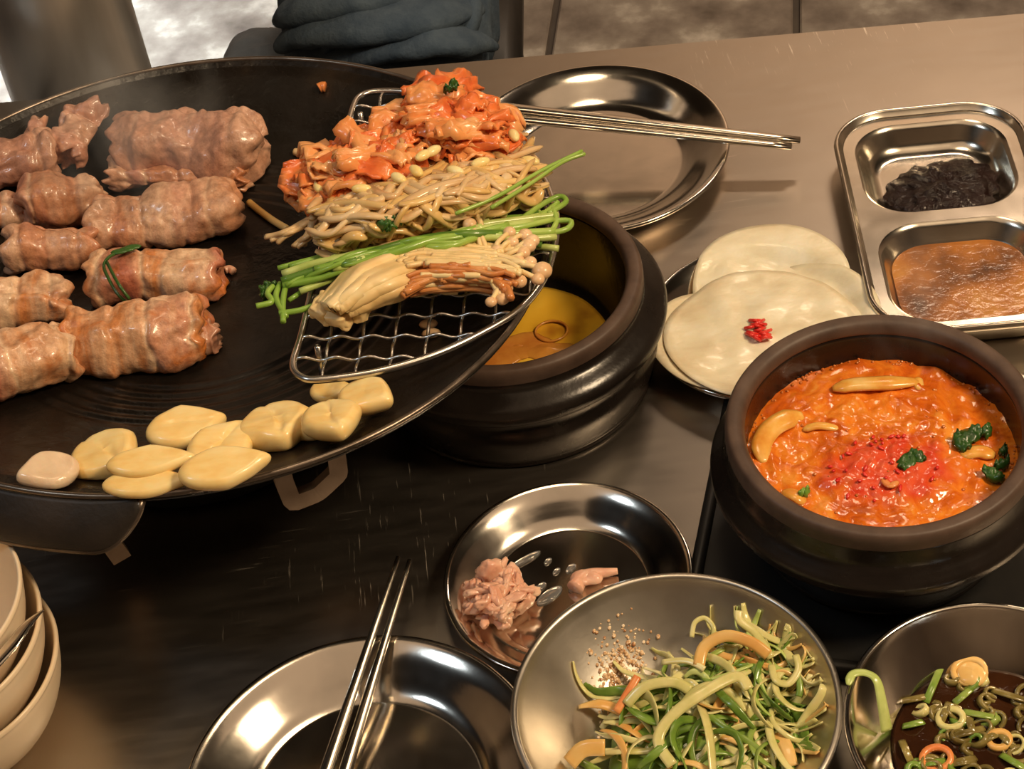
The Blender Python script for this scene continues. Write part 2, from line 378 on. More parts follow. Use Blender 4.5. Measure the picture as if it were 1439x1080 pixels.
def join(parts):
    V = []; Fc = []; n = 0
    for v, f in parts:
        V.append(v); Fc += [tuple(q + n for q in t) for t in f]; n += len(v)
    return np.concatenate(V), Fc
def sheet(fn, nu, nv, thick):
    """closed thin shell over fn(u, v)"""
    G = np.array([[fn(i / (nu - 1), j / (nv - 1)) for j in range(nv)] for i in range(nu)])
    du = np.gradient(G, axis=0); dv = np.gradient(G, axis=1)
    N = np.cross(du, dv); N /= np.linalg.norm(N, axis=2)[:, :, None] + 1e-12
    T = (G + N * thick / 2).reshape(-1, 3); B = (G - N * thick / 2).reshape(-1, 3); m = nu * nv
    Fc = []
    for i in range(nu - 1):
        for j in range(nv - 1):
            a, b, c, d = i * nv + j, (i + 1) * nv + j, (i + 1) * nv + j + 1, i * nv + j + 1
            Fc.append((a, b, c, d)); Fc.append((m + d, m + c, m + b, m + a))
    edge = [(i, 0) for i in range(nu)] + [(nu - 1, j) for j in range(1, nv)] + [(i, nv - 1) for i in range(nu - 2, -1, -1)] + [(0, j) for j in range(nv - 2, 0, -1)]
    idx = [i * nv + j for i, j in edge]
    for a, b in zip(idx, idx[1:] + idx[:1]): Fc.append((b, a, m + a, m + b))
    return np.concatenate([T, B]), Fc
def nz(p, s, seed=0.0):
    return mnoise.noise(Vector((p[0] * s + seed * 13.1, p[1] * s - seed * 7.7, p[2] * s + seed * 3.3)))
def blob(c, X, Y, Z, nu=28, nv=18, amp=0.0, fs=60, seed=0, power=2.0, flat=0.0):
    """superellipsoid on the half-axes X Y Z with noise; flat sinks its underside to a plane"""
    c = np.asarray(c, float); X, Y, Z = map(lambda q: np.asarray(q, float), (X, Y, Z)); V = []; Fc = []
    def sp(t): return math.copysign(abs(t) ** (2.0 / power), t)
    for j in range(nv + 1):
        ph = -math.pi / 2 + math.pi * j / nv
        for i in range(nu):
            th = 2 * math.pi * i / nu
            d = X * sp(math.cos(ph)) * sp(math.cos(th)) + Y * sp(math.cos(ph)) * sp(math.sin(th)) + Z * max(sp(math.sin(ph)), -1 + flat)
            p = c + d
            if amp: p = p + d / (np.linalg.norm(d) + 1e-9) * amp * (nz(p, fs, seed) + .5 * nz(p, fs * 2.3, seed + 1))
            V.append(p)
    for j in range(nv):
        for i in range(nu):
            i2 = (i + 1) % nu; Fc.append((j * nu + i, j * nu + i2, (j + 1) * nu + i2, (j + 1) * nu + i))
    return np.array(V), Fc
def disc(c, R, zf, rings=24, segs=72, depth=.01, Rb=None):
    """liquid body: a displaced round top and a closed underside"""
    V = [np.array([c[0], c[1], c[2] + zf(0, 0)])]; Fc = []
    for k in range(1, rings + 1):
        for s in range(segs):
            a = 2 * math.pi * s / segs; x = R * k / rings * math.cos(a); y = R * k / rings * math.sin(a)
            V.append(np.array([c[0] + x, c[1] + y, c[2] + zf(x, y)]))
    for s in range(segs): Fc.append((0, 1 + s, 1 + (s + 1) % segs))
    for k in range(rings - 1):
        for s in range(segs):
            s2 = (s + 1) % segs; a = 1 + k * segs; b = a + segs; Fc.append((a + s, b + s, b + s2, a + s2))
    b = 1 + (rings - 1) * segs; n0 = len(V); Rb = Rb or R * .8
    for s in range(segs):
        a = 2 * math.pi * s / segs; V.append(np.array([c[0] + Rb * math.cos(a), c[1] + Rb * math.sin(a), c[2] - depth]))
    for s in range(segs): s2 = (s + 1) % segs; Fc.append((b + s, n0 + s, n0 + s2, b + s2))
    Fc.append(tuple(range(n0, n0 + segs))[::-1])
    return np.array(V), Fc

# ================================================================== the setting
YAW = math.radians(-6.85)
EX = np.array([math.cos(YAW), math.sin(YAW), 0]); EY = np.array([-math.sin(YAW), math.cos(YAW), 0]); EZ = np.array([0, 0, 1.])
E0 = np.array([-0.0284, 1.2888, 0])
def rm(s, t, z): return E0 + EX * s + EY * t + EZ * z
FLZ, CEZ = -0.75, 1.85
S0, S1, T0, T1 = -2.1, 2.3, -2.6, 2.0
def slab(name, m, c, s):
    return tag(link(name, *box(rm(*c), s, EX, EY, EZ), m, smooth=False), kind='structure')
floor = slab('floor', 'grout', ((S0 + S1) / 2, (T0 + T1) / 2, FLZ - .06), (S1 - S0, T1 - T0, .10))
slab('ceiling', 'ceiling', ((S0 + S1) / 2, (T0 + T1) / 2, CEZ + .05), (S1 - S0, T1 - T0, .10))
slab('wall_back', 'wall', ((S0 + S1) / 2, T1 + .05, .55), (S1 - S0, .10, CEZ - FLZ + .2))
slab('wall_left', 'wall', (S0 - .05, (T0 + T1) / 2, .55), (.10, T1 - T0, CEZ - FLZ + .2))
slab('wall_front', 'wall', ((S0 + S1) / 2, T0 - .05, .55), (S1 - S0, .10, CEZ - FLZ + .2))
slab('wall_right', 'wall', (S1 + .05, (T0 + T1) / 2, .55), (.10, T1 - T0, CEZ - FLZ + .2))
FY = math.radians(-12.5); FX_ = np.array([math.cos(FY), math.sin(FY), 0]); FYv = np.array([-math.sin(FY), math.cos(FY), 0])
TW, TD = .375, .80; me0 = None
J0 = tp(776, 40, FLZ)                                     # a joint runs through here
for i in range(-5, 6):
    for j in range(-1, 2):
        c = J0 + FX_ * (i + .5) * TW + FYv * (j * TD + .12) - EZ * .007
        q = c - E0
        if not (S0 + .3 < q @ EX < S1 - .3 and -1.6 < q @ EY < T1 - .4): continue
        if me0 is None:
            t0 = link('tile', *box(c, (TW - .011, TD - .011, .014), FX_, FYv, EZ, bev=.003), 'tile', floor, smooth=False)
            me0 = t0.data; base0 = c
        else:
            t = bpy.data.objects.new('tile', me0); COL.objects.link(t); t.parent = floor
            t.location = tuple(c - base0)

# ------------------------------------------------------------------ table
t = thing('steel_table', rm(.05, -.42, FLZ), 'scratched stainless steel table carrying the grill pan, pots, plates and bowls', 'table')
link('table_top', *box(rm(.05, -.43, -.016), (1.75, .86, .032), EX, EY, EZ, bev=.004), 'table', t, smooth=False)
link('apron', *box(rm(.05, -.43, -.062), (1.60, .70, .060), EX, EY, EZ, bev=.004), 'black', t, smooth=False)
for s in (-.70, .80):
    for q in (-.76, -.10):
        link('leg', *box(rm(s, q, (FLZ - .09) / 2), (.045, .045, -FLZ - .09), EX, EY, EZ, bev=.004), 'black', t, smooth=False)

# ------------------------------------------------------------------ beyond the table
DC = tp(118, 150, 0.0); DC = np.array([-0.342, 1.425, 0])
d = thing('exhaust_duct', (DC[0], DC[1], FLZ), 'grey steel exhaust pipe rising behind the far left of the grill pan', 'duct')
link('pipe', *lathe([(.060, FLZ + .002), (.064, FLZ + .004), (.064, CEZ - .005), (.060, CEZ - .005), (.060, FLZ + .002)], (DC[0], DC[1], 0), 64), 'duct', d)
link('floor_collar', *lathe([(.0645, FLZ + .001), (.085, FLZ + .001), (.085, FLZ + .010), (.0645, FLZ + .016), (.0645, FLZ + .001)], (DC[0], DC[1], 0), 48), 'duct', d)

SEATZ = -.30
ch = thing('black_stool', rm(.0, .42, FLZ), 'black square stool beyond the table, navy jacket on its seat', 'stool')
sc = tp(598, 28, SEATZ)
ch.location = (sc[0], sc[1], FLZ)
link('seat', *box((sc[0], sc[1], SEATZ - .02), (.22, .22, .04), EX, EY, EZ, bev=.012), 'black', ch)
for a in (-1, 1):
    for b_ in (-1, 1):
        c = sc + EX * a * .085 + EY * b_ * .085
        link('leg', *box((c[0], c[1], (SEATZ - .04 + FLZ) / 2), (.028, .028, SEATZ - .04 - FLZ), EX, EY, EZ, bev=.003), 'black', ch, smooth=False)
jk = thing('navy_jacket', (sc[0], sc[1], SEATZ), 'dark navy cloth jacket heaped on the black stool beyond the table', 'jacket')
def fold(c, X, Y, Z, seed, amp=.012, nm='fold'):
    V, Fc = blob(c, X, Y, Z, 56, 36, amp, 16, seed, 2.7, .0)
    V = V + np.array([[0, 0, .012 * math.sin(46 * (v[0] * .30 + v[1]) + 6 * nz(v, 7, seed))] for v in V])
    V[:, 2] = np.maximum(V[:, 2], SEATZ + .001)
    return link(nm, V, Fc, 'navy', jk)
fold(tp(560, 40, SEATZ + .07), EX * .105, EY * .13, EZ * .075, 1, nm='body')
fold(tp(470, 18, SEATZ + .09), EX * .055, EY * .10, EZ * .05, 2, nm='sleeve')
for pts, r_ in (([(395, 62, .10), (440, 40, .125), (520, 34, .14), (600, 22, .14), (670, 8, .12)], .020), ([(400, 22, .11), (440, 10, .14), (520, -4, .15), (600, -20, .14)], .022),
                ([(470, 84, .08), (540, 66, .115), (620, 56, .125), (690, 60, .09)], .018), ([(455, 70, .10), (470, 30, .13), (492, -10, .14)], .014), ([(630, 78, .08), (655, 40, .11), (660, 0, .12)], .015)):
    P = spline([tp(x, y, SEATZ + z) for x, y, z in pts], 8)
    V, Fc = sweep(P, circ(20, r_ * 1.5, r_ * .8), np.interp(np.linspace(0, 1, len(P)), [0, .25, .75, 1], [.5, 1, 1, .45]))
    V = V + np.array([[0, 0, .004 * nz(v, 45, 3)] for v in V])
    link('fold', V, Fc, 'navy', jk)
lb = tp(392, 92, -.28)
st = thing('leather_stool', (lb[0], lb[1], FLZ), 'dark grey leather padded stool peeking over the far rim of the pan', 'stool')
link('pad', *blob(lb, EX * .062, EY * .05, EZ * .03, 48, 24, .004, 30, 4, 3.4), 'leather', st)
link('post', *lathe([(0, FLZ + .02), (.025, FLZ + .02), (.025, -.30), (0, -.30)], (lb[0], lb[1], 0), 32), 'black', st)
link('foot', *lathe([(0, FLZ + .002), (.055, FLZ + .002), (.055, FLZ + .012), (.03, FLZ + .022), (0, FLZ + .022)], (lb[0], lb[1], 0), 48), 'black', st)

# ================================================================== grill pan on its burner
def P3(): return dict(X=PX, Y=PY, N=PN)
inner = [(.0, -.036)]
for k in range(4, 56):
    r = .2277 * k / 55.0
    h = float(np.interp(r, [0, .06, .11, .15, .18, .205, .2277], [-.036, -.0355, -.033, -.027, -.0195, -.010, 0.0]))
    inner.append((r, h))
def ringwave(r):
    return .0006 * (math.sin((r - .095) * 2 * math.pi / .009) if .095 < r < .140 else 0)
fine = []
for k in range(0, 150):
    r = .2255 * k / 149.0
    hs = np.interp([r - .012, r, r + .012], [0, .06, .11, .15, .18, .205, .2277], [-.036, -.0355, -.033, -.027, -.0195, -.010, 0.0]).mean()
    fine.append((r, hs + ringwave(r)))
prof = fine + [(.2277, .0005), (.2300, .0010), (.2312, -.0010), (.2300, -.0035), (.226, -.007), (.205, -.018), (.18, -.028), (.15, -.036), (.11, -.0415), (.06, -.044), (0, -.0445)]
pan = thing('grill_pan', PC - EZ * .045, 'large round black cast iron grill pan holding the meat and garlic', 'pan')
nin = len(fine)
V, Fc = lathe(prof, PC, 160, **P3())
link('pan_body', V, Fc, 'iron', pan)
link('rim_edge', *tube([panloc(.2296 * math.cos(a), .2296 * math.sin(a), .0006) for a in np.linspace(0, 2 * math.pi, 161)[:-1]], .0019, 8, closed=True, up=PN), 'iron_rim', pan)
# ear handles: a lip swung down from the rim
def ear(pxs, drop):
    L = [pp(x, y, 0) for x, y in pxs]
    ang = [math.atan2((p - PC) @ PY, (p - PC) @ PX) for p in L]
    a0, a1 = ang[0], ang[-1]
    if a1 < a0: a0, a1 = a1, a0
    def fn(u, v):
        a = a0 + (a1 - a0) * u
        e = min(1.0, min(u, 1 - u) * 5.0); e = math.sin(e * math.pi / 2) ** .7
        r = .2290 + e * .016 * math.sin(v * math.pi / 2)
        h = -.002 - e * drop * v
        return panloc(r * math.cos(a), r * math.sin(a), h)
    V, Fc = sheet(fn, 60, 12, .0045)
    eh = link('ear_handle', V, Fc, 'iron_out', pan)
    e = [fn(u, 1.0) for u in np.linspace(0, 1, 60)]
    link('handle_edge', *tube(e, .0026, 8), 'iron_rim', eh)
ear([(-120, 645), (200, 690)], .024)
ear([(150, 118), (420, 84)], .024)

bu = thing('pan_burner', (PC[0], PC[1], 0), 'black table burner with bent steel brackets under the grill pan', 'burner')
link('burner_body', *lathe([(0, .001), (.105, .001), (.110, .006), (.108, .040), (.095, .052), (.05, .055), (0, .055)], (PC[0] - .02, PC[1], 0), 64), 'black', bu)
link('support_ring', *lathe([(.085, .055), (.095, .055), (.095, .078), (.085, .078), (.085, .055)], (PC[0], PC[1], 0), 64), 'iron_out', bu)
def bracket(pts, w=.011, t_=.0035, nm='bracket'):
    path = [tp(x, y, z) for x, y, z in pts]
    q = []
    for a, b_ in zip(path[:-1], path[1:]):
        for k in range(6): q.append(a + (b_ - a) * k / 6)
    q.append(path[-1])
    q = np.array(q)
    for _ in range(1): q[1:-1] = (q[:-2] + 2 * q[1:-1] + q[2:]) / 4
    link(nm, *sweep(q, [(-w / 2, -t_), (w / 2, -t_), (w / 2, t_), (-w / 2, t_)], None, (0.3, -1, .4)), 'bracket', bu, smooth=False)
bracket([(390, 640, .092), (398, 674, .075), (410, 704, .058), (446, 690, .058), (476, 662, .070), (472, 632, .090)])
bracket([(120, 715, .075), (148, 752, .045), (170, 782, .022)], .012)

# ------------------------------------------------------------------ meat
def meat(a, b, th, label, m='meat_a', seed=0, hz=.80, amp=.0028, name='pork_belly_roll', cat='meat', lift=0.0, endr=.22, bands=None, seam=.002):
    """a rolled slice lying on the pan between the pixels a and b, th pixels thick"""
    R = .5 * th / 2080.0 * .93
    A = on_pan(a[0], a[1], R * hz * .95 + lift); B = on_pan(b[0], b[1], R * hz * .95 + lift)
    ax = B - A; L = np.linalg.norm(ax); ax /= L
    side = np.cross(PN, ax); side /= np.linalg.norm(side); up = np.cross(ax, side)
    nu_, nv_ = 90, 64; V = []; Fc = []; at = []; tone = []
    mr = random.Random(seed * 77 + 5)
    nb = bands or max(2, int(L / .019))
    cuts = sorted((k + mr.uniform(.25, .75)) / nb for k in range(nb))
    bt = [mr.random() for _ in range(nb + 1)]; br = [mr.uniform(-.07, .07) for _ in range(nb + 1)]; bo = [mr.uniform(-.05, .05) for _ in range(nb + 1)]
    hel = [mr.uniform(-.05, .05) for _ in range(nb)]; dp = [mr.uniform(.0004, .0018) for _ in range(nb)]
    v0 = mr.uniform(.5, 1.9); sg = mr.choice((-1, 1))
    st = [(0.0, .02, .0035), (0.0, .3, .0026), (0.0, .6, .0008), (0.0, .84, 0.0)] + [(k / nu_, 1.0, 0.0) for k in range(nu_ + 1)] + [(1.0, .84, 0.0), (1.0, .6, .0008), (1.0, .3, .0026), (1.0, .02, .0035)]
    for (u, es, ins) in st:
        e = min(u, 1 - u); x = u * L + (ins if u < .5 else -ins)
        pr = (.62 + .38 * math.sqrt(max(0.0, 1 - (1 - min(1.0, e / (endr * .6))) ** 2.4))) * es
        bend = .14 * R * mnoise.noise(Vector((u * 2.0, seed * 2.2, 8)))
        for j in range(nv_):
            v = 2 * math.pi * j / nv_
            c_, s_ = math.cos(v), math.sin(v)
            c_ = math.copysign(abs(c_) ** .74, c_); s_ = math.copysign(abs(s_) ** .74, s_)
            # the wraps: each has its own thickness, offset and tone
            tv, rv, ov, cr = bt[0], br[0], bo[0], 0.0
            for k in range(nb):
                dd = (u - cuts[k] - hel[k] * math.sin(v + seed) - .03 * mnoise.noise(Vector((v * 1.3, seed, k)))) * L
                w_ = 1 / (1 + math.exp(-dd / .0011))
                tv += (bt[k + 1] - bt[k]) * w_; rv += (br[k + 1] - br[k]) * w_; ov += (bo[k + 1] - bo[k]) * w_
                cr += dp[k] * math.exp(-(dd / .0020) ** 2)
            rr = R * pr * (1 + rv)
            p = A + ax * x + side * (c_ * rr + bend + ov * R) + up * (s_ * rr * hz)
            dv = (v - v0 - sg * .9 * (u - .5) - .25 * mnoise.noise(Vector((u * 5, seed, 3)))) * R
            w = amp * (1.9 * nz(p, 30, seed) + .7 * nz(p, 75, seed + 2) + .22 * nz(p, 190, seed + 4)) - cr - seam * math.exp(-(dv / .0024) ** 2) + .6 * seam * math.exp(-((dv - .006) / .005) ** 2)
            p = p + (side * c_ + up * s_ / max(hz, .1)) * w * (es ** .7) + ax * (.008 * nz((c_ * 1.2 * es, s_ * 1.2 * es, seed), 1.6, seed) * (1 if u > .5 else -1) * (1 - min(1, e * 5)))
            V.append(p); at.append((u * L * 14, v / 6.283 * 3 + .4 * math.sin(v), seed * 2.7)); tone.append(tv)
    m_ = nv_; ns = len(st)
    for i in range(ns - 1):
        for j in range(m_):
            j2 = (j + 1) % m_; Fc.append((i * m_ + j, i * m_ + j2, (i + 1) * m_ + j2, (i + 1) * m_ + j))
    Fc.append(tuple(range(m_))[::-1]); Fc.append(tuple(range((ns - 1) * m_, ns * m_)))
    V = np.array(V)
    # rest on the pan: nothing sinks below its floor
    for k, p in enumerate(V):
        q = p - PC; h = q @ PN; r = np.linalg.norm(q - PN * h); f_ = pan_h(r) + .0012
        if h < f_: V[k] = p + PN * (f_ - h)
    o = link(name, V, Fc, m, attrs={'roll': at, 'tone': tone})
    tag(o, label, cat, 'pieces of pork on the grill pan')
    return o
meat((92, 470), (288, 462), 102, 'long seared pork roll nearest the garlic, with a knobby right end', 'meat_a', 1, endr=.16, amp=.0034)
meat((128, 390), (310, 383), 84, 'seared pork roll with a herb sprig over its left end', 'meat_a', 2, endr=.2)
meat((128, 312), (336, 290), 88, 'long pork roll with dark charred right end beside the double piece', 'meat_b', 3, bands=4, endr=.14, amp=.004)
meat((160, 198), (368, 212), 92, 'largest pale pork piece at the top, right edge rounded', 'meat_c', 4, bands=3, seam=.003, hz=.9, endr=.2, amp=.0055)
meat((156, 246), (346, 246), 60, 'flat pork layer wedged below the largest pale piece', 'meat_b', 5, hz=.7, endr=.16)
meat((28, 290), (140, 278), 88, 'plump pork chunk with smooth fat cap left of the charred roll', 'meat_b', 6, bands=2, seam=.003, hz=.9, endr=.3, amp=.005)
meat((8, 352), (137, 348), 76, 'short wrinkled pork piece directly below the plump chunk', 'meat_b', 7, bands=3, seam=.003, endr=.25)
meat((-40, 240), (78, 226), 84, 'pink pork piece at far left under a standing flap', 'meat_c', 8, bands=2, endr=.25, amp=.004)
meat((44, 224), (58, 172), 38, 'narrow pink pork flap standing up at the far left', 'meat_c', 9, endr=.4, hz=1.0, lift=.012)
meat((92, 222), (135, 150), 74, 'torn pink pork slab leaning by the far rim', 'meat_c', 10, bands=2, endr=.25, hz=.6, lift=.004, amp=.005)
meat((-50, 432), (98, 418), 78, 'orange-seared pork roll at left edge, above the bottom left piece', 'meat_a', 11, endr=.2)
meat((-60, 530), (98, 488), 98, 'bottom left pork roll with pink lean end and pepper specks', 'meat_a', 12, endr=.2)
meat((-60, 306), (26, 296), 66, 'pork end cut off by the left edge, behind the plump chunk', 'meat_b', 13, bands=2, endr=.3)
meat((268, 478), (303, 472), 46, 'small fatty pork knob at the tip of the long seared roll', 'meat_b', 14, endr=.4, name='pork_scrap')
meat((240, 160), (272, 160), 18, 'small yellow fat scrap behind the largest pale piece', 'meat_a', 15, endr=.4, name='pork_scrap')
# herb sprig
hs = thing('herb_sprig', on_pan(170, 390, .03), 'thin dark green herb sprig lying on a seared pork roll', 'herb')
def on_h(px, py, lift): return on_pan(px, py, lift)
for pts in ([(186, 350, .030), (158, 358, .036), (146, 372, .036), (152, 390, .036), (168, 416, .030), (190, 430, .024), (222, 440, .034)],
            [(150, 368, .036), (166, 398, .038), (182, 420, .030)]):
    link('stem', *tube(spline([on_h(*q) for q in pts], 5), .0011, 6), 'green_dark', hs)
for (x, y) in ((178, 350), (168, 353), (186, 347)):
    p = on_h(x, y, .036); link('leaf', *blob(p, PX * .006, PY * .003, PN * .001, 10, 6), 'green_dark', hs)

# crumbs on the pan
def crumb(pts, r, m, label, taper=None, nm='food_crumb'):
    o = link(nm, *tube(spline([on_pan(x, y, r * .9) for x, y in pts], 5), r, 8, taper), m)
    tag(o, label, 'food scrap', 'scraps on the grill pan')
crumb([(414, 213), (428, 216), (444, 213)], .0028, 'sprout', 'short bent sprout bit alone on the pan near the kimchi')
crumb([(350, 284), (366, 297), (384, 310), (404, 322)], .0026, 'scallion_spicy', 'straight tan strip on the pan left of the sprouts')
crumb([(316, 380), (322, 378), (328, 381)], .0028, 'scrap', 'tiny pink crumb right of the sprig-topped roll')
crumb([(448, 124), (452, 122), (457, 122)], .0038, 'orange', 'orange speck on the far inner wall of the pan')

# ------------------------------------------------------------------ garlic
def garlic(px, py, L, W, ang, label, lift=.006, m='garlic', seed=0, tilt=0.0, roll=0.0, th=.55, nm='garlic_clove', groove=1.0):
    c = on_pan(px, py, lift)
    # axes: pixel direction ang on the screen, laid on the pan and leaned
    p2 = on_pan(px + 20 * math.cos(ang), py + 20 * math.sin(ang), lift)
    X = p2 - c; X /= np.linalg.norm(X); Y = np.cross(PN, X); Y /= np.linalg.norm(Y); Z = np.cross(X, Y)
    q = (c - PC); q = q - PN * (q @ PN); rad = np.linalg.norm(q); q /= rad + 1e-9
    # lean with the wall of the pan
    sl = .10 + max(0, (rad - .12)) * 3.2
    Rm = Matrix.Rotation(-.12 + tilt, 3, Vector(np.cross(PN, -q)))
    X, Y, Z = (np.array(Rm @ Vector(k)) for k in (X, Y, Z))
    if roll:
        Rm = Matrix.Rotation(roll, 3, Vector(X)); Y, Z = (np.array(Rm @ Vector(k)) for k in (Y, Z))
    a = L / 2 / 2250.0; b = W / 2 / 2350.0 / .74; V = []; Fc = []
    nu_, nv_ = 40, 22
    for j in range(nv_ + 1):
        ph = -math.pi / 2 + math.pi * j / nv_
        for i in range(nu_):
            th_ = 2 * math.pi * i / nu_
            x = math.cos(th_); y = math.sin(th_)
            wid = (1 - .42 * x - .12 * x * x) if x > 0 else (1 - .06 * x * x)
            cp = abs(math.cos(ph)) ** .8; z = math.sin(ph)
            zz = (.32 * min(1.0, z * 1.5) ** .8 if z > 0 else z * th)
            p = c + X * a * x * cp + Y * b * y * cp * wid + Z * b * zz * 1.0
            if z > 0:
                yy = y * cp * wid
                g = math.exp(-((yy - .14 * math.sin(x * cp * 2.2 + seed)) / .09) ** 2) * (1 - (x * cp) ** 2) ** .5 if abs(x * cp) < 1 else 0
                p = p - Z * b * .075 * g * groove
            p = p + Z * b * .04 * nz(p, 120, seed) + Y * b * .05 * nz((x * cp * 1.3, seed, z * .2), 1.7, seed)
            V.append(p)
    for j in range(nv_):
        for i in range(nu_):
            i2 = (i + 1) % nu_; Fc.append((j * nu_ + i, j * nu_ + i2, (j + 1) * nu_ + i2, (j + 1) * nu_ + i))
    V = np.array(V)
    dip = max(0, max(pan_h(np.linalg.norm((p - PC) - PN * ((p - PC) @ PN))) + .0008 - (p - PC) @ PN for p in V)) if False else 0
    for k, p in enumerate(V):
        qq = p - PC; h = qq @ PN; r = np.linalg.norm(qq - PN * h); f_ = pan_h(r) + .0008
        if h < f_: V[k] = p + PN * (f_ - h)
    o = link(nm, V, Fc, m)
    tag(o, label, 'garlic', 'garlic cloves along the near rim of the pan')
D2 = math.radians
garlic(67, 662, 80, 50, D2(172), 'small moist garlic clove at the left end of the row', .008, 'garlic_raw', 1, groove=0)
garlic(150, 643, 100, 74, D2(25), 'broad garlic half second from the left in the row', .008, seed=2)
garlic(206, 678, 112, 36, D2(-4), 'thin garlic slice lowest at the rim, under two others', .006, seed=5, groove=.3)
garlic(262, 600, 108, 56, D2(-12), 'oval garlic half lying highest in the row, apart from rim', .008, seed=3, groove=.6)
garlic(212, 648, 112, 38, D2(-6), 'narrow garlic half bridging the broad one and the middle pair', .016, seed=4, groove=.4)
garlic(314, 626, 116, 62, D2(-32), 'garlic half tilted up right in the middle of the row', .010, seed=6)
garlic(316, 656, 116, 50, D2(-12), 'smooth glossy garlic clove at the rim below the tilted half', .012, seed=7, groove=0)
garlic(388, 600, 98, 80, D2(48), 'round wrinkled garlic half right of the middle pair', .010, seed=8, groove=1.2)
garlic(436, 598, 62, 52, D2(60), 'small garlic slice tucked behind its right neighbour', .006, seed=9, groove=.5)
garlic(467, 590, 88, 62, D2(48), 'garlic half with a dark slit, second from the right end', .014, seed=10)
garlic(466, 548, 60, 34, D2(-10), 'garlic slice mostly hidden behind the right end cloves', .006, seed=12, groove=0)
garlic(516, 557, 88, 54, D2(4), 'glossy garlic clove at the right end, next to the rack', .012, seed=11, groove=.2)

# ------------------------------------------------------------------ wire rack (half-moon)
RH = .004
rk = thing('wire_rack', pp(560, 400, -.02), 'half-moon crimped steel wire rack set on the right side of the pan', 'rack')
outl = [(412, 512), (424, 470), (442, 392), (462, 305), (482, 212), (494, 158), (508, 134), (545, 128), (600, 134), (665, 158), (722, 195), (762, 246), (781, 300), (778, 350), (762, 396), (728, 436), (672, 470), (606, 500), (530, 522), (452, 533), (424, 530)]
OL = np.array([pp(x, y, RH) for x, y in outl])
ol = spline(OL, 6, closed=True)
link('frame', *tube(ol, .0024, 8, closed=True, up=PN), 'wire', rk)
e1 = pp(494, 158, RH) - pp(412, 512, RH); L1 = np.linalg.norm(e1); e1 /= L1; e2 = np.cross(e1, PN); e2 /= np.linalg.norm(e2)
O1 = pp(412, 520, RH)
poly = np.array([[(p - O1) @ e1, (p - O1) @ e2] for p in ol])
def clip(axis, val):
    """crossings of the outline with coordinate[axis] = val"""
    xs = []
    for a, b_ in zip(poly, np.roll(poly, -1, 0)):
        if (a[axis] - val) * (b_[axis] - val) < 0:
            t_ = (val - a[axis]) / (b_[axis] - a[axis]); xs.append(a[1 - axis] + t_ * (b_[1 - axis] - a[1 - axis]))
    return (min(xs), max(xs)) if len(xs) >= 2 else None
SP = .0195
for k in range(-3, 22):
    v = .010 + k * SP
    c = clip(0, v)
    if c and c[1] - c[0] > .012:
        n_ = max(6, int((c[1] - c[0]) / .0024)); y = np.linspace(c[0], c[1], n_)
        link('cross_wire', *tube([O1 + e1 * v + e2 * q + PN * .0013 * math.sin(math.pi * q / (SP / 2) * .5 * 2) for q in y], .0011, 6), 'wire', rk)
    v = .018 + k * SP
    c = clip(1, v)
    if c and c[1] - c[0] > .012:
        n_ = max(6, int((c[1] - c[0]) / .0024)); x = np.linspace(c[0], c[1], n_)
        link('long_wire', *tube([O1 + e2 * v + e1 * q + PN * .0013 * math.cos(math.pi * q / (SP / 2) * .5 * 2) for q in x], .0011, 6), 'wire', rk)
for (x, y) in ((446, 486), (506, 158)):
    a = pp(x, y, RH); q = a - PC; h = q @ PN; fh = pan_h(np.linalg.norm(q - PN * h))
    link('foot', *tube([a, a - PN * (h - fh - .002)], .002, 8, up=(1, 0, 0)), 'wire', rk)

# ================================================================== food on the rack
RB = RH + .003
def mound(name, cx, cy, ax_, ay_, ang, hmax, m, root, seed=0, nm=None):
    """low heap under the strands; ax_, ay_ in pixels"""
    c = pp(cx, cy, RB); X = pp(cx + ax_ * math.cos(ang), cy + ax_ * math.sin(ang), RB) - c
    Y = pp(cx - ay_ * math.sin(ang), cy + ay_ * math.cos(ang), RB) - c
    V, Fc = blob(c + PN * .004, X, Y, PN * hmax, 40, 20, .004, 60, seed, 2.2, .85)
    return link(name, V, Fc, m, root)
# kimchi
km = thing('kimchi_heap', pp(560, 210, RB), 'heap of orange red grilled kimchi leaves at the back of the rack', 'kimchi')
mound('leaf_bed', 545, 222, 96, 34, D2(-22), .014, 'kimchi_red', km, 1)
mound('leaf_bed', 634, 186, 56, 40, D2(10), .026, 'kimchi_red', km, 2)
def leafpatch(px, py, h, L, W, ang, seed, m, root, up=.3, curl=.5, th=.0016, nm='leaf'):
    c = pp(px, py, h); k = 1 / 1950.0
    X = pp(px + 20 * math.cos(ang), py + 20 * math.sin(ang), h) - c; X /= np.linalg.norm(X)
    Y = np.cross(PN, X); Y /= np.linalg.norm(Y); Z = PN
    Rm = Matrix.Rotation(up * math.sin(seed * 2.3), 3, Vector(X)) @ Matrix.Rotation(up * math.cos(seed * 1.7), 3, Vector(Y))
    X, Y, Z = (np.array(Rm @ Vector(q)) for q in (X, Y, Z))
    def fn(u, v):
        s = (u - .5) * 2; t_ = (v - .5) * 2
        w = W * k / 2 * (1 - .45 * s * s) * (1 + .25 * math.sin(5 * s + seed))
        x = L * k / 2 * s
        z = .0060 * mnoise.noise(Vector((s * 1.9 + seed, t_ * 1.7, seed * 2.1))) + .0030 * mnoise.noise(Vector((s * 5 + seed, t_ * 4, seed)))
        z += -curl * (W * k / 2) * t_ * t_ * .6 - curl * .25 * (L * k / 2) * s * s + .0014 * math.sin(t_ * 9 + seed)
        return c + X * x + Y * w * t_ + Z * z
    link(nm, *sheet(fn, 14, 11, th), m, root)
rk_ = random.Random(11)
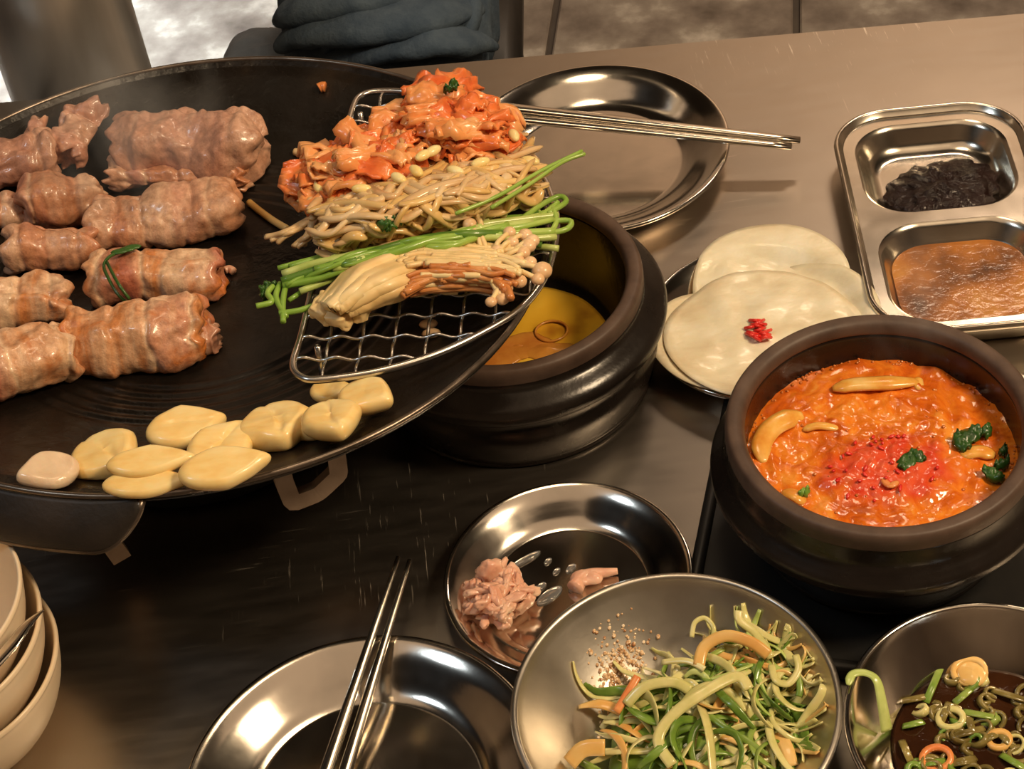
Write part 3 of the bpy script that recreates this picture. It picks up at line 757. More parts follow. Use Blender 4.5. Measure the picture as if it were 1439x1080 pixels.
for i in range(150):
    if i < 85:   # lower left lobe
        u = rk_.uniform(-1, 1); w = rk_.uniform(-1, 1)
        if u * u + w * w > 1: continue
        x = 534 + 104 * u; y = 216 + 40 * w - 30 * u; h = RB + .012 + .022 * (1 - u * u) * (1 - w * w)
    else:        # upper right lobe
        u = rk_.uniform(-1, 1); w = rk_.uniform(-1, 1)
        if u * u + w * w > 1: continue
        x = 634 + 66 * u; y = 164 + 54 * w + 8 * u; h = RB + .014 + .026 * (1 - u * u) * (1 - .7 * w * w)
    leafpatch(x, y, h, rk_.uniform(50, 100), rk_.uniform(32, 58), rk_.uniform(-.9, .5), i + .3, 'kimchi_red' if rk_.random() < .5 else 'kimchi_pale', km, .45, .45)
leafpatch(612, 128, RB + .045, 74, 46, -.1, 3.1, 'kimchi_pale', km, .15, .3)
leafpatch(640, 172, RB + .046, 74, 44, -.15, 7.9, 'kimchi_pale', km, .25, .8)
leafpatch(655, 140, RB + .044, 60, 44, .7, 5.2, 'kimchi_red', km, .4, .6)
leafpatch(470, 238, RB + .012, 86, 34, -.75, 2.2, 'kimchi_pale', km, .2, .7)
leafpatch(510, 200, RB + .022, 80, 36, -.6, 4.7, 'kimchi_red', km, .2, .7)
leafpatch(634, 122, RB + .052, 22, 9, -.6, 1.1, 'green_dark', km, .1, .4)

# bean sprouts
sp = thing('bean_sprout_pile', pp(600, 270, RB), 'pile of tan seasoned bean sprouts with yellow heads across the rack', 'bean sprouts')
mound('sprout_bed', 602, 272, 165, 38, D2(-13), .015, 'sprout', sp, 3)
rs = random.Random(5)
def strand(x, y, L, ang, h, r, m, root, curv, nm, seed, n=7, hk=.004, taper=None, sect=6, wav=.62, dip=1.0):
    pts = []; a = ang; px_, py_ = x - math.cos(ang) * L / 2, y - math.sin(ang) * L / 2 * .75
    for i in range(n):
        hh = max(RB, h + hk * mnoise.noise(Vector((i * .8, seed * 3.3, 2.0))) - .006 * dip * abs(i / (n - 1) - .5) ** 2 * 4)
        pts.append(pp(px_, py_, hh))
        st_ = L / (n - 1); px_ += math.cos(a) * st_; py_ += math.sin(a) * st_ * .8; a += curv / n + wav * mnoise.noise(Vector((i * .9, seed * 1.7, 5.0)))
    P = spline(pts, 3)
    return link(nm, *sweep(P, circ(sect + 2, r * 1.2, r * .8), None if taper is None else np.linspace(1, taper, len(P)), up=PN), m, root)
for i in range(210):
    Lu = rs.uniform(.35, .85); ua = rs.uniform(-1.05, 1.05 - Lu); w0 = max(-.85, min(.85, rs.gauss(0, .48))); A_ = rs.uniform(.10, .42); om = rs.uniform(2.5, 8.0); ph = rs.uniform(0, 6.28)
    lay = .55 + .75 * i / 210; sl = rs.gauss(0, .55); ctl = []
    for k in range(10):
        q = k / 9; u = ua + Lu * q; w = w0 + sl * (q - .5) + A_ * math.sin(om * q + ph); w = max(-1.12, min(1.12, w))
        x = 602 + 164 * u + 14 * w; y = 276 - 42 * u + 54 * w * (1 - .22 * abs(u))
        h = RB + .007 + lay * .029 * max(0, 1 - w * w * .9) * max(0, 1 - .5 * u * u) + .0010 * math.sin(q * 7 + ph)
        ctl.append(pp(x, y, max(RB + .002, h)))
    r_ = rs.uniform(.0017, .0029); P = spline(ctl, 3)
    link('sprout_stem', *sweep(P, circ(8, r_ * 1.3, r_ * .8), np.interp(np.linspace(0, 1, len(P)), [0, .1, .9, 1], [.5, 1, 1, .4]), PN), rs.choice(['sprout', 'sprout', 'sprout_gold', 'sprout_gold', 'sprout_brown']), sp)
for i in range(18):   # loose ends hanging over the left side of the rack
    x = 412 + i * 7 + rs.uniform(-5, 5); y = 318 + rs.uniform(-18, 22)
    strand(x, y, rs.uniform(55, 90), rs.uniform(1.7, 2.5), RB + .006, .0021, 'sprout', sp, rs.uniform(-.9, .9), 'sprout_stem', i + 300.1)
for (x, y, a) in ((661, 264, .6), (608, 212, -.5), (595, 218, -.5), (448, 262, 1.2), (508, 265, 0), (640, 240, .3), (606, 284, .2), (722, 190, 1.1), (675, 228, -.3), (560, 250, .5), (515, 295, .4), (700, 245, -.2), (585, 240, .7), (745, 226, .2)):
    c = pp(x, y, RB + .038 * (1 - ((x - 602) / 230.0) ** 2)); q = pp(x + 10 * math.cos(a), y + 10 * math.sin(a), RB + .03) - pp(x, y, RB + .03); q /= np.linalg.norm(q)
    link('sprout_head', *blob(c, q * .0066, np.cross(PN, q) * .0036, PN * .003, 14, 9), 'sprout_head', sp)
for pts in ([(640, 300), (700, 275), (760, 240), (818, 212)], [(690, 292), (745, 258), (790, 228), (822, 216)], [(600, 262), (640, 252), (680, 240)]):
    link('green_shred', *tube(spline([pp(x, y, RB + .034) for x, y in pts], 5), .0013, 6, up=PN), 'green_stem', sp)

# water parsley
wp = thing('water_parsley', pp(590, 350, RB), 'bundle of bright green water parsley stems between sprouts and mushrooms', 'greens')
rg = random.Random(9)
for i in range(30):
    w = rg.uniform(-1.25, 1.25); s = rg.uniform(0, .25); e = rg.uniform(.72, 1.0)
    ctl = []
    for k in range(7):
        u = s + (e - s) * k / 6
        x = 388 + 402 * u; y = 402 - 150 * u + 70 * u * u + (26 - 14 * math.sin(u * 3.14)) * w * (.6 + .7 * abs(u - .3)) + rg.uniform(-6, 6)
        h = RB + .006 + .016 * max(0, 1 - w * w) * rg.uniform(.6, 1) * (.4 + math.sin(u * math.pi))
        ctl.append(pp(x, y, h))
    link('stem', *tube(spline(ctl, 4), rg.uniform(.0014, .0029), 7, up=PN), rg.choice(['green_stem', 'green_stem', 'green_pale', 'green_mid']), wp)
for pts in ([(404, 392), (398, 420), (398, 452)], [(392, 440), (420, 436), (444, 428)], [(384, 402), (376, 412), (382, 424), (360, 430)], [(394, 398), (388, 418), (402, 445)],
            [(770, 300), (795, 284), (786, 276), (760, 288), (730, 310)], [(690, 318), (760, 312), (800, 310), (796, 322), (760, 330)], [(720, 330), (770, 296), (784, 284)],
            [(640, 300), (690, 288), (740, 276)], [(775, 290), (782, 310), (772, 330)]):
    link('stem', *tube(spline([pp(x, y, RB + .010) for x, y in pts], 5), .0019, 7, up=PN), 'green_stem', wp)
for (x, y, L, a) in ((546, 306, 34, 1.2), (556, 302, 26, 1.6), (540, 310, 22, .8), (372, 408, 20, 1.3), (380, 400, 18, .4), (752, 330, 24, .2), (742, 338, 22, .9), (710, 342, 20, .4)):
    leafpatch(x, y, RB + .036 if x > 500 and x < 600 else RB + .008, L, L * .6, a, x * .13, 'green_dark', wp, .4, .5, .0012)

# enoki and torn mushroom
en = thing('enoki_mushrooms', pp(600, 400, RB), 'bundle of cream enoki mushrooms with small round caps at the front of the rack', 'mushrooms')
def arc(u):   # the back edge of the bundle, in pixels
    return np.array([np.interp(u, [0, .25, .5, .75, 1], [448, 500, 570, 650, 740]), np.interp(u, [0, .25, .5, .75, 1], [428, 368, 330, 338, 352])])
def arc2(u):
    return np.array([np.interp(u, [0, .25, .5, .75, 1], [490, 540, 600, 670, 730]), np.interp(u, [0, .25, .5, .75, 1], [440, 424, 410, 406, 410])])
def fnm(u, v):
    a = arc(u * .66); b_ = arc2(u * .66); p = a + (b_ - a) * v
    h = RB + .004 + .020 * math.sin(math.pi * min(1, v * .8 + .1)) * (.5 + .5 * math.sin(math.pi * min(1, u + .15))) + .0007 * math.sin(v * 40 + 5 * math.sin(u * 3)) + .0035 * mnoise.noise(Vector((u * 3, v * 7, 1))) + .004
    e = 8 * mnoise.noise(Vector((v * 6, 3, 1))) * (1 if u < .08 else 0)
    return pp(p[0] + e, p[1], h)
link('stem_base', *sheet(fnm, 60, 44, .006), 'mushroom', en)
for (x, y, X_, a) in ((458, 432, 44, -.9), (480, 440, 40, -1.0), (512, 428, 46, -.7), (503, 410, 40, -.5)):
    c = pp(x, y, RB + .010); q = pp(x + 10 * math.cos(a), y + 10 * math.sin(a), RB + .010) - c; q /= np.linalg.norm(q)
    link('stem_clump', *blob(c, q * X_ / 2 / 1950, np.cross(PN, q) * .0075, PN * .005, 28, 18, .0045, 130, x, 5.0), 'mushroom', en)
rm_ = random.Random(21)
for i in range(64):
    v = rm_.random(); u0 = rm_.uniform(0.40, .60); u1 = rm_.uniform(.75, 1.0); ctl = []
    for k in range(6):
        u = u0 + (u1 - u0) * k / 5; a = arc(u); b_ = arc2(u); p = a + (b_ - a) * v + np.array([0, 9 * max(0, u - .7) * rm_.uniform(-3, 3)])
        ctl.append(pp(p[0], p[1], RB + .006 + .021 * math.sin(math.pi * min(1, v * .8 + .1)) + rm_.uniform(-.001, .002)))
    brown = v > .52 and rm_.random() < .8
    link('stem', *tube(spline(ctl, 4), rm_.uniform(.0014, .0022), 6, up=PN), 'mushroom_brown' if brown else 'mushroom', en)
for i in range(10):
    ctl = [pp(x, y, RB + .020 + rm_.uniform(0, .004)) for x, y in ((566 + i * 3, 416 - i * 5), (610 + i * 4, 392 - i * 2), (660 + i * 5, 378 + i * 2), (700 + i * 2, 392 + i * 3))]
    link('stem', *tube(spline(ctl, 4), .0024, 6, up=PN), 'mushroom_brown', en)
caps = [(762, 380, 12), (742, 345, 10), (748, 338, 9), (738, 330, 9), (735, 355, 9), (720, 340, 8), (728, 366, 8), (730, 395, 9), (712, 404, 8), (706, 420, 8), (745, 368, 8), (664, 296, 10), (660, 315, 9), (716, 326, 8), (698, 352, 8), (756, 392, 8), (700, 412, 7), (690, 424, 7), (672, 322, 7)]
for i, (x, y, r) in enumerate(caps):
    c = pp(x, y, RB + .020); rr = r / 1950.0
    rr *= 1.0
    x2, y2 = 690 + (x - 690) * .25 + rm_.uniform(-6, 6), 372 + (y - 372) * .3
    mid = ((x + x2) / 2 + rm_.uniform(-10, 10), (y + y2) / 2 - rm_.uniform(0, 10))
    es_ = link('stem', *tube(spline([pp(x, y, RB + .020), pp(mid[0], mid[1], RB + .022), pp(x2, y2, RB + .016)], 5), .0017, 6, up=PN), 'mushroom', en)
    link('cap', *blob(c, PX * rr, PY * rr, PN * rr * .8, 14, 9), 'enoki_cap', es_)
for i, (x, y) in enumerate(((602, 455), (664, 462), (606, 468))):
    o = link('enoki_scrap', *blob(pp(x, y, -.018), PX * .006, PY * .0035, PN * .003, 12, 8), 'enoki_cap')
    tag(o, ('pale enoki cap fallen below the middle of the rack', 'pinkish enoki cap fallen below the rack near its curved edge', 'tiny pale mushroom bit under the front of the rack')[i], 'food scrap')

# ================================================================== crockery
def plate(name, c, R, label, Hh=.020, m='steel', group='round steel plates'):
    p = [(0, .0022), (.30, .0022), (.60, .0022), (.66, .0026), (.72, .0050), (.80, .0105), (.88, .0160), (.94, .0190), (.97, .0200), (.99, .0202), (1.0, .0196), (1.004, .0182), (.995, .0172), (.95, .0168), (.88, .0138), (.80, .0083), (.72, .0028), (.66, .0006), (.60, .0003), (0, .0003)]
    pr = spline([(a * R, b * Hh / .020, 0) for a, b in p], 4)[:, :2]
    pr[:, 1] = np.maximum(pr[:, 1], .0002); pr[0, 0] = 0; pr[-1, 0] = 0
    return tag(link(name, *lathe(pr, (c[0], c[1], 0), 128), m), label, 'plate', group)
PA, PB, PCc, PD = (.089, 1.119), (.172, .904), (.015, .710), (-.115, .585)
plate('steel_plate', PA, .1023, 'empty round steel plate at the back of the table, under chopsticks')
plate('steel_plate', PD, .1014, 'empty round steel plate at the front edge, chopsticks across it')
plate('small_steel_plate', PB, .0767, 'round steel plate under the white radish slices', .018)
plate('small_steel_plate', PCc, .0750, 'small round steel plate with pink meat scraps', .018)

def chopstick(a, b, wa, wb, label):
    a = np.array(a); b = np.array(b); n_ = 14; P = [a + (b - a) * k / (n_ - 1) for k in range(n_)]
    P = [P[0] - (P[1] - P[0]) * .01] + P + [P[-1] + (P[-1] - P[-2]) * .03]
    w = np.concatenate([[wa * .55], np.linspace(wa, wb, n_), [wb * .5]])
    v, f_ = sweep(P, [(math.copysign(abs(math.cos(t_)) ** .6, math.cos(t_)), .62 * math.copysign(abs(math.sin(t_)) ** .6, math.sin(t_))) for t_ in np.linspace(0, 2 * math.pi, 13)[:-1]], w)
    return tag(link('steel_chopstick', v, f_, 'tray_steel'), label, 'chopstick', 'steel chopsticks')
# back pair: rests on the plate's rim, left ends behind the kimchi
chopstick(tp(668, 146, .050), tp(1124, 197, .0245), .0041, .0030, 'upper steel chopstick lying across the back plate')
chopstick(tp(668, 161, .046), tp(1112, 206, .0235), .0041, .0030, 'lower steel chopstick lying across the back plate')
# front pair
chopstick(tp(446, 1120, .012), tp(560, 782, .0345), .0044, .0015, 'left steel chopstick of the pair on the front plate')
chopstick(tp(474, 1120, .012), tp(576, 786, .0330), .0044, .0014, 'right steel chopstick of the pair on the front plate')

# ------------------------------------------------------------------ stone pots
def pot(c, z0, zr, R, Rf, zf, label, lo=1.0):
    g = thing('stone_pot', (c[0], c[1], z0), label, 'pot', 'black clay pots')
    th = .0105
    hh = zr - z0
    out = [(0, z0 + .001), (Rf * .80 * lo, z0 + .001), (Rf * .87 * lo, z0 + .004), (Rf * .915 * lo, z0 + hh * .22), (Rf * .925 * lo, z0 + hh * .34), (Rf * .905 * lo, z0 + hh * .44), (Rf * (.925 if lo == 1 else .88), zf - .010), (Rf * .985, zf - .0055), (Rf, zf), (Rf * .992, zf + .0035), (Rf * .955, zf + .0075), (R * 1.012, zf + .013), (R * 1.0, zr - .010)]
    inn = [(R - th, zr - .006), (R - th - .002, zf), (R - th - .005, z0 + hh * .35), (R - th - .012, z0 + .016), (R - .045, z0 + .010), (0, z0 + .010)]
    pr = spline([(a, b, 0) for a, b in out + inn], 4)[:, :2]; pr[0, 0] = pr[-1, 0] = 0; pr[:, 0] = np.maximum(pr[:, 0], 0)
    # split at the rim: glazed outer and inner body, bare rim ring
    po = spline([(a, b, 0) for a, b in out], 4)[:, :2]; po[0, 0] = 0; po[:, 0] = np.maximum(po[:, 0], 0)
    pi_ = spline([(a, b, 0) for a, b in inn], 4)[:, :2]; pi_[-1, 0] = 0
    full = np.concatenate([po, [(R - th * .5, zr - .011)], pi_])
    link('pot_body', *lathe(full, (c[0], c[1], 0), 128), 'clay', g)
    rim = [(R * 1.0 + .0004, zr - .011), (R + .0003, zr - .004), (R - .0012, zr - .0008), (R - .0035, zr), (R - th + .003, zr - .0004), (R - th + .0004, zr - .003), (R - th - .0006, zr - .008), (R - th + .003, zr - .010)]
    rim = spline([(a, b, 0) for a, b in rim], 3)[:, :2]
    v, f_ = lathe(np.concatenate([rim, rim[:1]]), (c[0], c[1], 0), 128)
    tag(link('rim', v, f_, 'clay_rim', g), 'bare brown clay rim of the pot')
    return g
CG, CH = (.206, .720), (.006, .910)
pot(CG, .013, .100, .0892, .0990, .064, 'black clay pot of red bubbling stew on the black tray', .86)
pot(CH, .0, .085, .0897, .1045, .056, 'black clay pot beside the pan, holding yellow egg broth')

# tray under the stew pot
a0, a1 = tp(1003, 640, .012), tp(972, 795, .012)
ty = (a0 - a1); ty[2] = 0; ty /= np.linalg.norm(ty); tx = np.array([ty[1], -ty[0], 0])
tc = np.array([a1[0], a1[1], 0]) + tx * .105 + ty * .045
trb = thing('black_tray', (tc[0], tc[1], 0), 'flat black square tray under the stew pot', 'tray')
link('tray_base', *box(tc + EZ * .0045, (.212, .216, .008), tx, ty, EZ, bev=.002), 'black', trb, smooth=False)
for (c, s) in ((tc + tx * .102, (.008, .216, .012)), (tc - tx * .102, (.008, .216, .012)), (tc + ty * .104, (.196, .008, .012)), (tc - ty * .104, (.196, .008, .012))):
    link('tray_edge', *box(c + EZ * .0065, s, tx, ty, EZ, bev=.002), 'black', trb)
# stew
sw = thing('red_stew', (CG[0], CG[1], .055), 'bubbling orange red stew with chili heap and green leaves', 'stew')
ZS = .0715
hc = tp(1250, 662, ZS) - np.array([CG[0], CG[1], ZS])
def heap(x, y):
    dx, dy = (x - hc[0]) / .046, (y - hc[1]) / .030
    return max(0, 1 - dx * dx - dy * dy)
def zst(x, y):
    r = math.hypot(x, y)
    return .0022 * mnoise.noise(Vector((x * 90, y * 90, 1))) + .0016 * mnoise.noise(Vector((x * 200, y * 200, 4))) + .004 * heap(x, y) ** .7
V, Fc = disc((CG[0], CG[1], ZS), .0785, zst, 56, 128, .03, .07)
hp = [min(1.0, 2.2 * heap(v[0] - CG[0], v[1] - CG[1]) * (.75 + .9 * mnoise.noise(Vector((v[0] * 80, v[1] * 80, 2))))) if v[2] > ZS - .01 else 0 for v in V]
hp = [max(0, q) for q in hp]
link('broth', V, Fc, 'stew', sw, attrs={'heap': hp})
MT['onion'] = mat('stewed_onion', [(.3, (.70, .26, .03)), (.5, (.82, .44, .09)), (.7, (.88, .58, .20))], 60, rough=.25, bstr=.2, coat=.4, sss=.15)
def slabpath(pts, w, th, m, root, z, nm, up=(0, 0, 1)):
    P = spline([tp(x, y, z + dz - .0012) for x, y, dz in pts], 5)
    return link(nm, *sweep(P, ribbon_sect(w, th), np.interp(np.linspace(0, 1, len(P)), [0, .2, .75, 1], [.35, .9, 1, .45]), up=(.15, .1, 1)), m, root)
slabpath([(1074, 650, .001), (1070, 626, .003), (1084, 602, .004), (1108, 588, .003), (1128, 584, .001)], .013, .005, 'onion', sw, ZS, 'onion_slice')
slabpath([(1170, 546, .002), (1200, 540, .004), (1240, 538, .004), (1290, 536, .002)], .012, .005, 'onion', sw, ZS, 'onion_slice')
slabpath([(1290, 530, .002), (1292, 548, .001)], .006, .003, 'onion', sw, ZS, 'onion_slice')
slabpath([(1128, 604, .001), (1150, 598, .003), (1180, 602, .001)], .006, .003, 'onion', sw, ZS, 'onion_slice')
slabpath([(1100, 690, .001), (1118, 696, .003), (1132, 706, .001)], .010, .004, 'onion', sw, ZS, 'onion_slice')
slabpath([(1350, 640, .002), (1375, 634, .003), (1398, 640, .002)], .010, .004, 'onion', sw, ZS, 'onion_slice')
def leaf_t(px, py, z, L, W, ang, seed, m, root, nm='green_leaf'):
    c = tp(px, py, z); X = np.array([math.cos(ang), math.sin(ang), .1]); X /= np.linalg.norm(X); Y = np.cross(EZ, X); Y /= np.linalg.norm(Y)
    def fn(u, v):
        s = (u - .5) * 2; t_ = (v - .5) * 2
        return c + X * L / 2 * s + Y * W / 2 * t_ * (1 - .6 * s * s) + EZ * (.005 * mnoise.noise(Vector((s * 2.6 + seed, t_ * 2.6, seed))) - .003 * t_ * t_ + .001)
    link(nm, *sheet(fn, 10, 8, .0012), m, root)
for (x, y, L, W, a, s) in ((1274, 648, .020, .018, .8, 1), (1290, 640, .016, .014, 2.1, 2), (1362, 610, .024, .02, .5, 3), (1352, 620, .02, .016, 1.8, 4), (1386, 604, .014, .010, 1.0, 5), (1396, 664, .020, .014, 2.4, 6), (1408, 650, .014, .01, .3, 7), (1130, 690, .010, .007, .3, 8), (1410, 632, .010, .008, .9, 9)):
    leaf_t(x, y, ZS + .0045, L * .65, W * .6, a, s, 'green_dark' if s not in (8,) else 'green_stem', sw)
slabpath([(1240, 672, .005), (1250, 682, .006), (1262, 676, .006)], .005, .002, 'orange', sw, ZS, 'pepper_strip')
rb = random.Random(3); parts = []
for i in range(190):
    a = rb.uniform(0, 6.283); rr = .0785 * (rb.uniform(.93, .985) if rb.random() < .8 else math.sqrt(rb.uniform(0, .9))); r_ = rb.uniform(.0005, .0013)
    c = np.array([CG[0] + rr * math.cos(a), CG[1] + rr * math.sin(a), ZS + .0002 + zst(rr * math.cos(a), rr * math.sin(a))])
    parts.append(blob(c, EX * r_, EY * r_, EZ * r_ * .8, 8, 5))
MT['bubble'] = mat('orange_bubble', [(.3, (.50, .11, .01)), (.7, (.70, .22, .04))], 90, rough=.05, bstr=0, coat=1.0)
tag(link('bubbles', *join(parts), 'bubble', sw), kind='stuff')
parts = []
for i in range(28):
    for _ in range(20):
        x = hc[0] + rb.uniform(-.034, .034); y = hc[1] + rb.uniform(-.028, .028)
        if heap(x, y) > .08: break
    a = rb.uniform(0, 6.28); q = np.array([math.cos(a), math.sin(a), rb.uniform(-.3, .3)])
    parts.append(blob((CG[0] + x, CG[1] + y, ZS + zst(x, y) + .0012), q * rb.uniform(.0010, .0026), np.cross(EZ, q) * .0011, EZ * .0007, 8, 5, .0004, 400, i))
tag(link('chili_flakes', *join(parts), 'chili', sw), kind='stuff')
# egg broth
eg = thing('egg_broth', (CH[0], CH[1], .012), 'yellow egg broth in the pot beside the pan', 'soup')
ZE = .018
link('broth', *disc((CH[0], CH[1], ZE), .0655, lambda x, y: .0012 * mnoise.noise(Vector((x * 60, y * 60, 3))), 24, 96, .006, .062), 'egg', eg)
cc = tp(775, 466, ZE + .001)
MT['egg_brown'] = mat('brown_egg_tint', [(.3, (.45, .14, .02)), (.7, (.66, .30, .05))], 40, rough=.25, bstr=.2, coat=.4)
ring = [cc + np.array([.011 * math.cos(a), .010 * math.sin(a), .0008]) for a in np.linspace(0, 6.283, 25)[:-1]]
link('skin_ring', *tube(ring, .0009, 6, closed=True), 'egg_brown', eg)
for k, (x, y, a, b_) in enumerate(((728, 486, .026, .012), (770, 492, .020, .007), (700, 500, .018, .012))):
    link('shade_patch', *blob(tp(x, y, ZE + .0004), EX * a, EY * b_, EZ * .0012, 30, 8, .004, 60, k), 'egg_brown', eg)  # brown patches put the broth's depth shading into colour
# ------------------------------------------------------------------ radish slices and plate B
def radish(px, py, R, seed, z, label, tilt=(0, 0), sq=1.0):
    c = tp(px, py, z)
    V = []; segs, rings = 72, 16; Fc = []
    def pt(k, s):
        a = 2 * math.pi * s / segs; r = R * k / rings * (1 + .03 * mnoise.noise(Vector((math.cos(a) * 1.5, math.sin(a) * 1.5, seed))))
        x = r * math.cos(a); y = r * math.sin(a) * sq
        zz = .0040 * mnoise.noise(Vector(((c[0] + x) * 28, (c[1] + y) * 28, 1.0))) + .0016 * mnoise.noise(Vector(((c[0] + x) * 70, (c[1] + y) * 70, 2))) + tilt[0] * x + tilt[1] * y
        d_ = math.hypot(c[0] + x - PB[0], c[1] + y - PB[1]) / .0767
        floor_ = .0045 + max(0, d_ - .66) ** 1.0 * .018 / .34 * .0 + (.0 if d_ < .66 else min(.016, (d_ - .66) * .055))
        return np.array([c[0] + x, c[1] + y, max(z + zz, floor_ + .001 + (z - .012) * .6)])
    top = [pt(0, 0)] + [pt(k, s) for k in range(1, rings + 1) for s in range(segs)]
    bot = [p - EZ * .0009 for p in top]; m_ = len(top); V = np.array(top + bot)
    for s in range(segs):
        s2 = (s + 1) % segs; Fc += [(0, 1 + s, 1 + s2), (m_, m_ + 1 + s2, m_ + 1 + s)]
    for k in range(rings - 1):
        for s in range(segs):
            s2 = (s + 1) % segs; a = 1 + k * segs; b_ = a + segs
            Fc += [(a + s, b_ + s, b_ + s2, a + s2), (m_ + a + s, m_ + a + s2, m_ + b_ + s2, m_ + b_ + s)]
    b_ = 1 + (rings - 1) * segs
    for s in range(segs): s2 = (s + 1) % segs; Fc.append((b_ + s, m_ + b_ + s, m_ + b_ + s2, b_ + s2))
    tag(link('radish_slice', V, Fc, 'radish'), label, 'radish', 'pickled radish slices on the small plate')
radish(1084, 400, .0540, 1.0, .0125, 'round white radish slice leaning highest at the back of its plate', (0, .10))
radish(1030, 478, .0560, 2.0, .0125, 'white radish slice at the left side of its plate')
radish(1120, 452, .0560, 3.0, .0135, 'white radish slice at the right side of its plate, near the sauce tray')
radish(1071, 471, .0660, 4.0, .0162, 'widest white radish slice on top, carrying the red garnish')
rg_ = thing('chili_garnish', tp(1065, 462, .018), 'small clump of red chili threads on the white radish', 'garnish')
rr_ = random.Random(2)
for i in range(16):
    x, y = 1065 + rr_.uniform(-11, 11), 460 + rr_.uniform(-14, 15); a = rr_.uniform(-.5, .5)
    link('chili_thread', *tube(spline([tp(x - 8 * math.cos(a), y - 8 * math.sin(a), .0185), tp(x, y, .0215), tp(x + 8 * math.cos(a), y + 8 * math.sin(a), .0185)], 4), .0012, 6), 'chili', rg_)

# ------------------------------------------------------------------ scraps on plate C
sb_ = thing('meat_scrap_pile', tp(698, 850, .005), 'clump of pale pink meat scraps on the left of the small plate', 'food scrap')
rc = random.Random(14)
for i in range(46):
    u, v = rc.uniform(-1, 1), rc.uniform(-1, 1)
    if u * u + v * v > 1: continue
    x, y = 699 + 42 * u + 2 * v, 838 + 40 * v; c = tp(x, y, .010 + .014 * (1 - u * u - v * v))
    a = rc.uniform(0, 6.28); q = np.array([math.cos(a), math.sin(a), rc.uniform(-.4, .4)])
    link('scrap', *blob(c, q * rc.uniform(.006, .011), np.cross(EZ, q) * rc.uniform(.002, .0045), EZ * rc.uniform(.002, .004), 20, 12, .0035, 240, i, 2.4), 'scrap', sb_)
link('scrap', *blob(tp(688, 800, .018), EX * .008, EY * .006, EZ * .008, 20, 14, .003, 160, 50), 'scrap', sb_)
link('scrap', *blob(tp(700, 845, .008), EX * .016, EY * .016, EZ * .008, 30, 18, .004, 120, 51, 2, .6), 'scrap', sb_)
s2_ = thing('meat_scrap', tp(828, 812, .003), 'thin pale meat shred alone near the plate centre', 'food scrap')
link('shred', *tube(spline([tp(x, y, .0062) for x, y in ((808, 826), (818, 812), (834, 806), (852, 804), (868, 802))], 5), .0055, 10, np.linspace(1.0, .35, 21)), 'scrap', s2_)
link('shred', *blob(tp(824, 812, .007), EX * .010, EY * .006, EZ * .0035, 20, 12, .002, 150, 52), 'scrap', s2_)
MT['water'] = mat('clear_drops', [(.4, (.9, .9, .9)), (.6, (.95, .95, .95))], 10, rough=.03, bstr=0, trans=.9, ior=1.33)
dr = []
for (x, y, a, b_) in ((738, 786, .012, .003), (770, 788, .003, .002), (782, 802, .003, .002), (802, 798, .004, .003), (760, 824, .004, .003), (772, 836, .010, .005), (806, 826, .004, .002), (748, 830, .005, .003)):
    dr.append(blob(tp(x, y, .0028), EX * a * .8 + EY * a * .5, EY * b_, EZ * .0012, 14, 8))
tag(tag(link('broth_drops', *join(dr), 'water'), 'clear wet drops on the small plate beside the meat scraps', 'droplets'), kind='stuff')

# ------------------------------------------------------------------ bowls
def bowl(name, c, z0, R, Hh, label, m='satin', wall=.0022, foot=.45, lip=.0018, group='steel bowls', cat='bowl', power=2.2):
    pr = []
    for k in range(25):
        t_ = k / 24.0; r = (R - wall) * t_; z = z0 + .004 + (Hh - .004) * t_ ** power
        pr.append((r, z))
    # rolled lip then the outside
    pr += [(R - wall + lip * .3, z0 + Hh + lip * .8), (R, z0 + Hh + lip), (R + lip, z0 + Hh + lip * .4), (R + lip * 1.1, z0 + Hh - lip * .6), (R + lip * .3, z0 + Hh - lip * 1.4)]
    for k in range(23, -1, -1):
        t_ = k / 24.0; r = R * max(t_, 0); z = z0 + .001 + (Hh - .004) * t_ ** power
        if r < R * foot: break
        pr.append((r, z))
    zf = pr[-1][1]
    pr += [(R * foot - .001, z0 + .0002), (R * foot - .004, z0 + .0002), (R * foot - .005, z0 + .0012), (0, z0 + .0012)]
    pr[0] = (0, z0 + .004)
    return tag(link(name, *lathe(pr, (c[0], c[1], 0), 128), m), label, cat, group)
CE, CF = (.060, .582), (.221, .540)
bowl('steel_bowl', CE, 0, .0870, .053, 'satin steel bowl of shredded scallion salad at the front', 'satin')
bowl('steel_bowl', CF, 0, .0762, .053, 'steel bowl of soy dressing in the bottom right corner', 'steel', lip=.0012)
